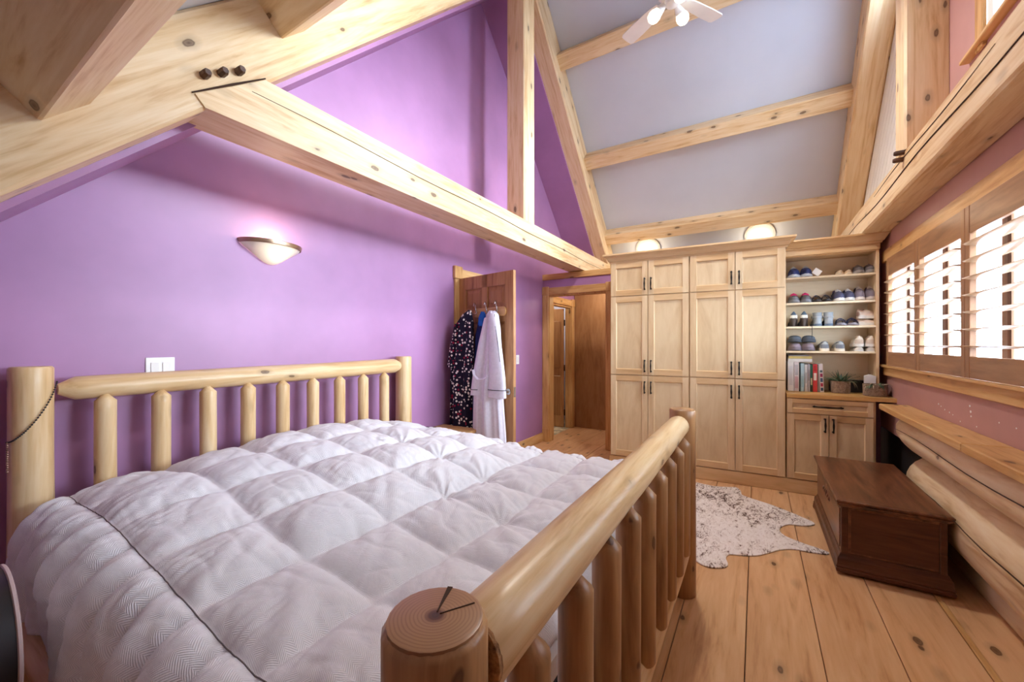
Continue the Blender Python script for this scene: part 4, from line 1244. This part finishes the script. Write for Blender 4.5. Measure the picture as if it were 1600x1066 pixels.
for i in range(9):
    y = 0.585 + 0.205 * i
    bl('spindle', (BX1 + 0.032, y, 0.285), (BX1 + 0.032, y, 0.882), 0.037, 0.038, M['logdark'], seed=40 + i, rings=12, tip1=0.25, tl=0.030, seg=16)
# sawn end of the near footboard post, with its checks, and the rough shoulder of the rail
build('end_grain', MB().lathe([(0.0625, -0.004), (0.0625, 0.004), (0.058, 0.0055)], seg=28), M['endgrain'], bed, loc=(BX1 - OX, 0.392 - OY, 1.0075), smooth=30)
ck = MB()
for ang, L, w0 in ((R(112), 0.061, 0.0038), (R(58), 0.055, 0.0009)):
    d = Vector((math.cos(ang), math.sin(ang), 0)); s_ = Vector((-d.y, d.x, 0))
    ck.rings([[d * 0.006 - s_ * 0.0005, d * L - s_ * w0, d * L + s_ * w0, d * 0.006 + s_ * 0.0005], [d * 0.006 - s_ * 0.0005 + Vector((0, 0, 0.0016)), d * L - s_ * w0 + Vector((0, 0, 0.0016)), d * L + s_ * w0 + Vector((0, 0, 0.0016)), d * 0.006 + s_ * 0.0005 + Vector((0, 0, 0.0016))]])
build('crack', ck, M['crack'], bed, loc=(BX1 - OX, 0.392 - OY, 1.0125))
build('rail_shoulder', MB().lathe([(0.052, -0.004), (0.058, 0.0), (0.0585, 0.012)], seg=24), M['roughend'], bed, mtx=Matrix.Translation((BX1 - OX, 0.4585 - OY, 0.918)) @ Matrix.Rotation(R(-90), 4, 'X'), smooth=30)

o = build('box_spring', MB().box(-2.39, -0.46, 0.40, 2.30, 0.22, 0.44, 0.02), M['dark']); tag(o, 'box spring painted shadow dark under the comforter', 'box spring')  # near-black colour paints the shaded gap below the comforter hem
o = build('mattress', MB().box(-2.40, -0.45, 0.38, 2.31, 0.442, 0.60, 0.05), M['white']); tag(o, 'white mattress hidden under the comforter', 'mattress')

# comforter: quilted boxes, draped over the sides
def comforter():
    nx, ns = 400, 330
    x_a, x_b = -2.405, -0.452
    yc = 1.345; half = 0.90; rad = 0.135; hang = 0.15
    arc = rad * PI / 2
    tot = half + arc + hang
    V = []; UV = []
    sx_ = [0.02, 0.32, 0.62, 0.92, 1.22, 1.52, 1.82]          # seams across (along x from the head)
    ss_ = [-0.92, -0.62, -0.31, 0.0, 0.31, 0.62, 0.92]
    def seam_d(v, arr): return min(abs(v - a) for a in arr)
    for i in range(nx + 1):
        f = i / nx; x = x_a + (x_b - x_a) * f; xl = x - x_a
        for j in range(ns + 1):
            s = -tot + 2 * tot * j / ns
            a = abs(s); sg = 1 if s > 0 else -1
            hd = max(0.0, min(1.0, (-x - 0.75) / 1.35)); hd = hd * hd * (3 - 2 * hd)
            top = 0.660 + 0.165 * hd * (1 - (0.85 if s > 0 else 0.45) * (s / (half + arc)) ** 2) + 0.015 * math.sin(s * 3 + x * 2)
            droop = hang
            if a <= half:
                y, z, n = yc + s, top, Vector((0, 0, 1))
            elif a <= half + arc:
                th = (a - half) / rad
                y = yc + sg * (half + rad * math.sin(th)); z = top - rad * (1 - math.cos(th)); n = Vector((0, sg * math.sin(th), math.cos(th)))
            else:
                dd = a - half - arc
                y = yc + sg * (half + rad + 0.02 * math.sin(xl * 9) * dd / hang); z = top - rad - dd; n = Vector((0, sg, 0))
            # side hangs a little lower at the head corner
            # quilting
            wx = 0.03 * noise.noise(Vector((s * 2.2, xl * 2, 1.7))); ws = 0.03 * noise.noise(Vector((xl * 2.1, s * 2, 5.2)))
            ws *= max(0.0, min(1.0, (0.86 - a) / 0.1))
            dx = seam_d(xl + wx, sx_); ds = seam_d(s + ws, ss_)
            def pf(d, w_): return 1 - math.exp(-d / w_)
            if a > half + 0.02:
                # vertical pillow channels down the sides
                dside = min(abs(xl - q) for q in (0.02, 0.17, 0.32, 0.47, 0.62, 0.77, 0.92, 1.07, 1.22, 1.37, 1.52, 1.67, 1.82))
                q = pf(dside, 0.035) * pf(ds, 0.03)
            else:
                q = pf(dx, 0.045) * pf(ds, 0.04)
            puff = 0.047 * q
            # creases that run away from the seams plus soft lumps
            p3 = Vector((xl * 3.0, s * 3.0, 0.5))
            lump = 0.022 * noise.noise(p3 * 0.8) + 0.006 * noise.noise(p3 * 2.3 + Vector((4, 1, 0)))
            r1 = abs(noise.noise(Vector((xl * 5.0 + s * 2.0, s * 9.0 - xl * 2, 2.0)))); r2 = abs(noise.noise(Vector((xl * 13.0, s * 7.0 + xl * 5, 7.0))))
            cr = -0.0045 * math.exp(-r1 / 0.10) - 0.0028 * math.exp(-r2 / 0.10)
            # radiating gathers around the tuft near the foot end
            for (cx, cs, am) in ((1.22, 0.0, 0.006), (1.22, 0.31, 0.005), (0.92, 0.31, 0.005), (0.62, 0.31, 0.004), (1.52, 0.0, 0.004)):
                ddx, dds = xl - cx, s - cs; rr = math.hypot(ddx, dds)
                if rr < 0.4:
                    cr += am * math.sin(math.atan2(dds, ddx) * 13 + 2 * noise.noise(Vector((rr * 6, cx, cs)))) * math.exp(-(rr / 0.17) ** 2) * min(1, rr / 0.05)
                    cr -= 0.018 * math.exp(-(rr / 0.045) ** 2)
            # gathers that run across the piped edge seams and, weaker, across every seam
            ph = xl * 150 + 9 * noise.noise(Vector((xl * 7, s * 2, 3)))
            k1 = 0.5 + 0.5 * noise.noise(Vector((xl * 5, 3.0, s)))
            cr += 0.0085 * k1 * math.sin(ph) * math.exp(-abs(a - 0.92) / 0.075) * (1 - math.exp(-abs(a - 0.92) / 0.012))
            cr += 0.0030 * math.sin(ph * 0.9 + 2) * math.exp(-ds / 0.05) * (1 - math.exp(-ds / 0.010)) * k1
            cr += 0.0030 * math.sin(s * 120 + 9 * noise.noise(Vector((s * 7, xl * 2, 8)))) * math.exp(-dx / 0.05) * (1 - math.exp(-dx / 0.010)) * k1
            # long soft folds dragged across the boxes
            cr += 0.007 * noise.noise(Vector((xl * 3.0 - s * 3.0, (xl + s) * 13.0, 11.0)))
            off = puff + lump * (1 if a < half + arc else 0.6) + cr
            p = Vector((x, y, z)) + n * off
            # tuck the ends
            e = max(0.0, 1 - xl / 0.05); p.z -= 0.03 * e * e
            e = max(0.0, 1 - (x_b - x) / 0.07); p.z -= 0.10 * e * e
            V.append(p); UV.append((s, xl))
    F = []
    w_ = ns + 1
    for i in range(nx):
        for j in range(ns):
            F.append((i * w_ + j, (i + 1) * w_ + j, (i + 1) * w_ + j + 1, i * w_ + j + 1))
    me = bpy.data.meshes.new('comforter'); me.from_pydata(V, [], F)
    ul = me.uv_layers.new(name='cloth')
    li = [0] * len(me.loops); me.loops.foreach_get('vertex_index', li)
    flat = []
    for q in li: flat += UV[q]
    ul.data.foreach_set('uv', flat)
    me.polygons.foreach_set('use_smooth', [True] * len(F))
    me.materials.append(M['comforter'])
    o = bpy.data.objects.new('comforter', me); C.objects.link(o)
    so = o.modifiers.new('thickness', 'SOLIDIFY'); so.thickness = 0.012; so.offset = -1
    # piping along the near and far edge seams
    for j0 in (int(round((-0.92 + tot) / (2 * tot) * ns)), int(round((0.92 + tot) / (2 * tot) * ns))):
        pts = [V[i * w_ + j0] + Vector((0, 0, 0.0008)) for i in range(2, nx - 8, 2)]
        build('piping', MB().tube(pts, 0.0017, 6), M['seam'], o, smooth=60)
    return o
cf = comforter()
tag(cf, 'pale grey quilted comforter with herringbone weave spread over the bed', 'comforter')

# beads on the near headboard post
t = thing('bead_string', 'string of small dark beads hung on the near headboard post', 'beads', (BX0, 0.345, 1.0))
bd = MB(); pts = []
for i in range(34):
    f = i / 33
    a = R(70) - R(140) * f
    pts.append((0.069 * math.cos(a), 0.069 * math.sin(a), 0.215 - 0.225 * (math.sin(f * PI / 2) ** 1.2)))
for p in pts:
    bd.lathe([(0.0005, -0.0034), (0.0030, -0.002), (0.0034, 0.0), (0.0030, 0.002), (0.0005, 0.0034)], p, 7)
build('beads', bd, M['black'], t, smooth=60)
build('thread', MB().tube(pts, 0.0009, 4), M['dark'], t)
bd = MB()
for i in range(14):
    bd.lathe([(0.0005, -0.004), (0.0034, -0.002), (0.0038, 0.0), (0.0034, 0.002), (0.0005, 0.004)], (0.030, -0.064, -0.012 - 0.0085 * i), 7)
build('pendant_beads', bd, M['brass'], t, smooth=60)

# ================================================================= NIGHTSTAND
t = thing('nightstand', 'honey pine nightstand between the bed and the hanging robes', 'nightstand', (-2.36, 2.72, 0))
for i, (a, b) in enumerate(((-0.19, -0.065), (-0.063, 0.062), (0.064, 0.19))):
    build('top_board', MB().box(-0.205, 0.215, a, b, 0.575, 0.602, 0.004), M['trim'], t)
build('body', MB().box(-0.19, 0.19, -0.17, 0.17, 0.08, 0.575, 0.003), M['night'], t)
for k, (za, zb) in enumerate(((0.36, 0.555), (0.12, 0.34))):
    d = build('drawer', MB().box(0.19, 0.206, -0.155, 0.155, za, zb, 0.004), M['night'], t)
    build('knob', MB().lathe([(0.008, 0), (0.008, 0.012), (0.016, 0.018), (0.014, 0.028), (0.004, 0.032)], seg=14), M['iron'], d, mtx=Matrix.Translation((0.205, 0, (za + zb) / 2)) @ Matrix.Rotation(R(90), 4, 'Y'), smooth=50)
for a in (-1, 1):
    for b in (-1, 1):
        build('leg', MB().box(a * 0.165 - 0.02, a * 0.165 + 0.02, b * 0.145 - 0.02, b * 0.145 + 0.02, 0, 0.082, 0.003), M['night'], t)
t = thing('eyeglasses', 'dark folded eyeglasses on the nightstand corner', 'eyeglasses', (-2.44, 2.60, 0.603), R(25))
for s in (-1, 1):
    build('rim', MB().tube([(s * 0.034 + 0.026 * math.cos(2 * PI * j / 16), 0.0, 0.021 + 0.018 * math.sin(2 * PI * j / 16)) for j in range(17)], 0.0028, 6), M['black'], t, smooth=60)
    build('temple', MB().tube([(s * 0.06, 0.0, 0.030), (s * 0.058, 0.05, 0.024), (s * 0.05, 0.12, 0.006)], 0.0028, 6), M['black'], t, smooth=60)
build('bridge', MB().tube([(-0.009, 0, 0.026), (0, 0, 0.030), (0.009, 0, 0.026)], 0.0026, 6), M['black'], t)

def rounded(x0, x1, z0, z1, r, n=6):
    P = []
    for cx, cz, a0 in ((x1 - r, z1 - r, 0), (x0 + r, z1 - r, 90), (x0 + r, z0 + r, 180), (x1 - r, z0 + r, 270)):
        for k in range(n + 1):
            a = R(a0 + 90 * k / n); P.append((cx + r * math.cos(a), cz + r * math.sin(a)))
    return P

# bedside table and barrel shaped speaker at the near side of the bed, only a corner in view
t = thing('bedside_table', 'low pine bedside table at the near side of the bed', 'table', (-1.72, 0.02, 0))
build('table_top', MB().box(-0.24, 0.20, -0.36, 0.20, 0.39, 0.42, 0.006), M['trim'], t)
for a_ in (-0.20, 0.16):
    for b_ in (-0.31, 0.15):
        build('leg', MB().box(a_ - 0.02, a_ + 0.02, b_ - 0.02, b_ + 0.02, 0, 0.39, 0.003), M['trimz'], t)
t = thing('barrel_speaker', 'black barrel shaped speaker with a pale rim at the lower left corner', 'speaker', (-1.69, 0.0, 0.60))
def hoop(r, y, n=40): return [(r * 1.12 * math.cos(2 * PI * j / n), y, r * math.sin(2 * PI * j / n)) for j in range(n)]
build('barrel', MB().rings([hoop(r, y) for r, y in ((0.12, -0.33), (0.165, -0.32), (0.176, -0.20), (0.180, -0.05), (0.178, 0.10), (0.174, 0.187))]), M['black'], t, smooth=50)
build('rim', MB().rings([hoop(r, y) for r, y in ((0.160, 0.187), (0.176, 0.187), (0.179, 0.189), (0.179, 0.194), (0.176, 0.196), (0.160, 0.196), (0.156, 0.19))]), M['rim'], t, smooth=50)
build('cone', MB().rings([hoop(r, y) for r, y in ((0.158, 0.189), (0.10, 0.15), (0.04, 0.14), (0.03, 0.16), (0.005, 0.165))]), M['dark'], t, smooth=50)
for sx_ in (-1, 1):
    for yy in (-0.22, 0.08):
        build('foot', MB().lathe([(0.02, -0.1795), (0.024, -0.15), (0.024, -0.12)], (sx_ * 0.09, yy, 0), 12), M['dark'], t)

# ================================================================= WALL FITTINGS
t = thing('wall_sconce', 'lit half bowl wall sconce with a metal rim on the purple wall', 'lamp', (XL, 1.315, 1.98))
mb = MB(); rr = []
for z, a, d in ((0.0, 0.178, 0.135), (-0.012, 0.172, 0.128), (-0.03, 0.150, 0.112), (-0.05, 0.120, 0.095), (-0.07, 0.092, 0.078), (-0.09, 0.066, 0.058), (-0.105, 0.042, 0.038), (-0.115, 0.014, 0.014)):
    rr.append([(max(0.002, d * math.sin(PI * j / 24)), -a * math.cos(PI * j / 24), z) for j in range(25)])
mb.rings(rr, False, True, closed=False)
build('glass_bowl', mb, M['sconceglass'], t, smooth=60)
rm = MB()
rm.rings([[(max(0.002, d * math.sin(PI * j / 24)), -a * math.cos(PI * j / 24), z) for j in range(25)] for z, a, d in ((-0.010, 0.180, 0.138), (0.010, 0.186, 0.144), (0.014, 0.184, 0.142), (0.012, 0.176, 0.133), (-0.010, 0.174, 0.132))], False, False, closed=False)
build('rim', rm, M['brass'], t, smooth=50)
build('back_plate', MB().box(0.0, 0.012, -0.06, 0.06, -0.09, -0.02, 0.003), M['brass'], t)
build('bulb', MB().lathe([(0.004, -0.075), (0.024, -0.06), (0.030, -0.04), (0.022, -0.02), (0.01, -0.01)], (0.05, 0, 0), 14), M['sconcebulb'], t, smooth=60)
lamp('sconce_light', (XL + 0.10, 1.315, 2.02), 1.6, (1.0, 0.80, 0.56), 0.04)

def plate(label, y, z, gang, name='light_switch'):
    t = thing(name, label, 'switch' if name == 'light_switch' else 'outlet', (XL, y, z))
    wd = 0.07 + 0.046 * (gang - 1)
    build('plate', MB().box(0, 0.006, -wd / 2, wd / 2, -0.058, 0.058, 0.002), M['white'], t)
    for g in range(gang):
        c = (g - (gang - 1) / 2) * 0.046
        if name == 'light_switch':
            build('rocker', MB().box(0.006, 0.010, c - 0.016, c + 0.016, -0.033, 0.033, 0.0015), M['fanwhite'], t)
        else:
            for dz in (-0.02, 0.02):
                build('socket', MB().box(0.006, 0.0085, c - 0.016, c + 0.016, dz - 0.014, dz + 0.014, 0.001), M['fanwhite'], t)
    return t
plate('white double light switch above the headboard rail', 0.779, 1.245, 2)
plate('white light switch beside the open door', 4.318, 1.175, 1)
plate('cream wall outlet behind the near headboard post', 0.245, 0.43, 1, 'wall_outlet')

# ================================================================= HOOK RACK AND CLOTHES ON THE DOOR
t = thing('hook_rack', 'oval wooden hook rail with three chrome hooks on the open door', 'hook rack', (-2.12, 3.05, 1.668), math.atan2(3.007 - 3.150, -1.826 + 2.558))
P = rounded(-0.21, 0.215, -0.042, 0.042, 0.040)
build('board', MB().rings([[(x, 0.0, z) for x, z in P], [(x, -0.014, z) for x, z in P], [(x * 0.985, -0.018, z * 0.9) for x, z in P]]), M['trim'], t, smooth=30)
for x in (-0.165, -0.02, 0.115):
    build('hook', MB().tube([(x, -0.018, 0.0), (x, -0.030, 0.03), (x, -0.035, 0.065), (x + 0.004, -0.042, 0.085), (x + 0.012, -0.055, 0.094), (x + 0.020, -0.068, 0.088), (x + 0.022, -0.074, 0.074), (x + 0.017, -0.072, 0.064)], [0.006, 0.0055, 0.005, 0.005, 0.005, 0.005, 0.005, 0.006], 8), M['chrome'], t, smooth=60)
    build('hook', MB().tube([(x, -0.018, 0.005), (x, -0.034, -0.012), (x, -0.05, -0.02), (x, -0.062, -0.008)], [0.006, 0.0055, 0.005, 0.006], 8), M['chrome'], t, smooth=60)

def drape(rows, folds, amp, seed, n=64):
    """hanging cloth: rows of (z, centre x, half width, centre y, half depth); ripples grow downwards"""
    rr = []
    for q, (z, cx, a, cy, d) in enumerate(rows):
        f = q / (len(rows) - 1); ring = []
        for j in range(n):
            t_ = 2 * PI * j / n
            rip = amp * min(1, 0.15 + f * 1.3) * (math.sin(folds * t_ + seed) * 0.6 + math.sin((folds * 2 - 3) * t_ + seed * 2 + f * 1.5) * 0.4)
            k = 1 + 0.0
            ring.append((cx + a * math.cos(t_) * (abs(math.cos(t_)) ** -0.15 if abs(math.cos(t_)) > 0.1 else 1), cy + (d + rip) * math.sin(t_), z + 0.004 * math.sin(t_ * 3 + seed)))
        rr.append(ring)
    return MB().rings(rr)
def interp(rows, n):
    res = []
    for i in range(n):
        f = i / (n - 1) * (len(rows) - 1); k = min(int(f), len(rows) - 2); g = f - k; g = g * g * (3 - 2 * g) if False else g
        res.append(tuple(rows[k][c] * (1 - g) + rows[k + 1][c] * g for c in range(5)))
    return res
# dotted robe
t = thing('dressing_gown', 'navy dressing gown with white dots hanging on the left hook', 'robe', (-2.30, 2.98, 1.70))
R1 = interp([(-0.01, -0.005, 0.015, 0.0, 0.012), (-0.05, -0.03, 0.055, -0.005, 0.03), (-0.14, -0.055, 0.105, -0.012, 0.045), (-0.40, -0.075, 0.115, -0.015, 0.05), (-0.62, -0.095, 0.12, -0.018, 0.052), (-0.90, -0.09, 0.125, -0.02, 0.055), (-1.135, -0.085, 0.135, -0.02, 0.06)], 26)
build('body', drape(R1, 7, 0.020, 1.0), M['dots'], t, smooth=70)
sl = interp([(-0.12, 0.03, 0.03, -0.03, 0.025), (-0.35, 0.03, 0.042, -0.045, 0.03), (-0.60, 0.02, 0.05, -0.05, 0.034), (-0.78, 0.01, 0.055, -0.05, 0.036)], 14)
build('sleeve', drape(sl, 4, 0.006, 2.0, 32), M['dots'], t, smooth=70)
sl = interp([(-0.14, -0.13, 0.03, -0.03, 0.025), (-0.35, -0.165, 0.036, -0.045, 0.03), (-0.55, -0.185, 0.045, -0.05, 0.034)], 14)
build('sleeve', drape(sl, 4, 0.006, 0.4, 32), M['dots'], t, smooth=70)
# navy garment in the middle
t = thing('navy_robe', 'navy robe with a bright blue collar hanging on the middle hook', 'robe', (-2.155, 2.985, 1.705))
R2 = interp([(-0.06, 0.0, 0.02, 0.0, 0.014), (-0.13, 0.0, 0.05, 0.0, 0.03), (-0.26, -0.01, 0.075, 0.0, 0.032), (-0.60, -0.02, 0.085, 0.0, 0.034), (-1.18, -0.025, 0.10, 0.0, 0.036)], 22)
build('body', drape(R2, 5, 0.010, 2.2), M['navy'], t, smooth=70)
R2 = interp([(-0.035, 0.0, 0.016, -0.004, 0.014), (-0.08, 0.004, 0.038, -0.012, 0.03), (-0.15, 0.006, 0.040, -0.02, 0.03), (-0.17, 0.004, 0.03, -0.02, 0.02)], 8)
build('collar', drape(R2, 4, 0.004, 1.2, 28), M['royal'], t, smooth=70)
# white robe on the right hook
t = thing('bathrobe', 'white bathrobe with dark piping hanging on the right hook', 'robe', (-2.045, 2.965, 1.705))
R3 = interp([(-0.035, 0.01, 0.03, -0.01, 0.02), (-0.07, 0.02, 0.062, -0.015, 0.04), (-0.20, 0.02, 0.085, -0.02, 0.052), (-0.45, 0.01, 0.115, -0.025, 0.06), (-0.80, -0.015, 0.155, -0.03, 0.066), (-1.15, -0.005, 0.175, -0.03, 0.07), (-1.40, 0.005, 0.18, -0.03, 0.075)], 34)
bo = build('body', drape(R3, 8, 0.022, 0.7, 80), M['robe'], t, smooth=70)
sl = interp([(-0.06, 0.045, 0.03, -0.05, 0.022), (-0.16, 0.065, 0.052, -0.065, 0.032), (-0.40, 0.095, 0.066, -0.075, 0.036), (-0.62, 0.115, 0.080, -0.08, 0.038), (-0.805, 0.115, 0.092, -0.08, 0.04)], 18)
s1 = build('sleeve', drape(sl, 3, 0.005, 1.4, 36), M['robe'], t, smooth=70)
build('cuff_piping', MB().tube([(0.115 + 0.094 * math.cos(2 * PI * j / 24), -0.08 + 0.044 * math.sin(2 * PI * j / 24), -0.735) for j in range(25)], 0.003, 6), M['pipingd'], s1, smooth=60)
build('edge_piping', MB().tube([(0.075, -0.062, -0.07), (0.100, -0.088, -0.18), (0.130, -0.095, -0.32), (0.155, -0.10, -0.48), (0.185, -0.085, -0.64), (0.203, -0.08, -0.74)], 0.003, 6), M['pipingd'], s1, smooth=60)
sl = interp([(-0.10, -0.02, 0.03, -0.04, 0.022), (-0.35, -0.06, 0.045, -0.06, 0.03), (-0.62, -0.11, 0.05, -0.065, 0.032), (-0.80, -0.132, 0.055, -0.065, 0.034)], 14)
s2 = build('sleeve', drape(sl, 3, 0.005, 0.2, 32), M['robe'], t, smooth=70)
build('cuff_piping', MB().tube([(-0.129 + 0.056 * math.cos(2 * PI * j / 24), -0.065 + 0.037 * math.sin(2 * PI * j / 24), -0.745) for j in range(25)], 0.003, 6), M['pipingd'], s2, smooth=60)
build('belt_loop', MB().tube([(-0.12, -0.115, -0.565), (-0.10, -0.13, -0.61), (-0.05, -0.135, -0.645), (0.0, -0.13, -0.64), (0.04, -0.12, -0.615)], 0.012, 8, squash=0.5), M['robe'], t, smooth=60)

# ================================================================= CEILING FAN AND FLUSH LIGHTS
t = thing('ceiling_fan', 'white ceiling fan with lit lamps hanging from the ridge', 'fan', (-0.60, 3.53, 4.33))
build('canopy', MB().lathe([(0.02, 0.86), (0.05, 0.87), (0.07, 0.93), (0.07, 0.935)], seg=20), M['fanwhite'], t, smooth=40)
build('down_rod', MB().tube([(0, 0, 0.08), (0, 0, 0.93)], 0.014, 10), M['fanwhite'], t, smooth=60)
build('motor', MB().lathe([(0.03, -0.05), (0.09, -0.05), (0.115, -0.02), (0.12, 0.03), (0.10, 0.07), (0.05, 0.09), (0.02, 0.10)], seg=28), M['fanwhite'], t, smooth=40)
build('light_hub', MB().lathe([(0.02, -0.13), (0.05, -0.12), (0.06, -0.08), (0.05, -0.05)], seg=22), M['fanwhite'], t, smooth=40)
for k in range(4):
    a = R(57 + 91 * k)
    m = Matrix.Rotation(a, 4, 'Z') @ Matrix.Translation((0, 0, -0.045)) @ Matrix.Rotation(R(12), 4, 'X')
    Pb = [(0.13, -0.045), (0.22, -0.062), (0.40, -0.070), (0.525, -0.068), (0.545, -0.055), (0.55, 0.0), (0.545, 0.055), (0.525, 0.068), (0.40, 0.070), (0.22, 0.062), (0.13, 0.045)]
    b_ = build('blade', MB().prism(Pb, 'Z', -0.004, 0.004), M['fanwhite'], t, mtx=m)
    build('blade_iron', MB().prism([(0.07, -0.02), (0.16, -0.035), (0.19, 0.0), (0.16, 0.035), (0.07, 0.02)], 'Z', -0.010, -0.004), M['fanwhite'], b_)
for k in range(3):
    a = R(-55 + 120 * k)
    d = Vector((math.cos(a), math.sin(a), 0))
    m = Matrix.Translation(d * 0.06 + Vector((0, 0, -0.10))) @ Matrix.Rotation(a, 4, 'Z') @ Matrix.Rotation(R(128), 4, 'Y')
    sh = build('lamp_shade', MB().rings([[(r * math.cos(2 * PI * j / 18), r * math.sin(2 * PI * j / 18), z) for j in range(18)] for r, z in ((0.022, 0.0), (0.026, 0.02), (0.034, 0.045), (0.040, 0.06))], False, False), M['fanwhite'], t, mtx=m, smooth=60)
    build('bulb', MB().lathe([(0.012, 0.02), (0.034, 0.055), (0.050, 0.09), (0.052, 0.115), (0.040, 0.145), (0.012, 0.16)], seg=16), M['bulb'], sh, smooth=60)
fl_ = lamp('fan_light', (-0.60, 3.50, 4.02), 120.0, (1.0, 0.95, 0.88), 0.10, 'SPOT')
fl_.data.spot_size = R(165); fl_.data.spot_blend = 0.6

for lb, x in (('round glowing flush light above the left wardrobe', -1.416), ('round glowing flush light above the right wardrobe', 0.037)):
    t = thing('ceiling_light', lb, 'ceiling light', (x, 6.29, ceilz(6.29)), 0, 'flush lights on the far slope')
    t.rotation_euler = (R(180 - 45), 0, 0)
    build('dome', MB().lathe([(0.165, 0.018), (0.158, 0.035), (0.13, 0.062), (0.08, 0.082), (0.02, 0.09)], seg=28), M['flush'], t, smooth=50)
    build('ring', MB().lathe([(0.17, 0.0), (0.178, 0.004), (0.178, 0.022), (0.165, 0.026)], seg=28), M['fanwhite'], t, smooth=30)
    lamp('flush_light', (x, 6.15, ceilz(6.29) - 0.20), 5.0, (1.0, 0.86, 0.62), 0.08)
lamp('hall_light', (-2.0, 5.65, 2.2), 8.0, (1.0, 0.86, 0.66), 0.1)
lamp('side_room_light', (-3.2, 5.8, 2.2), 14.0, (1.0, 0.95, 0.85), 0.1)
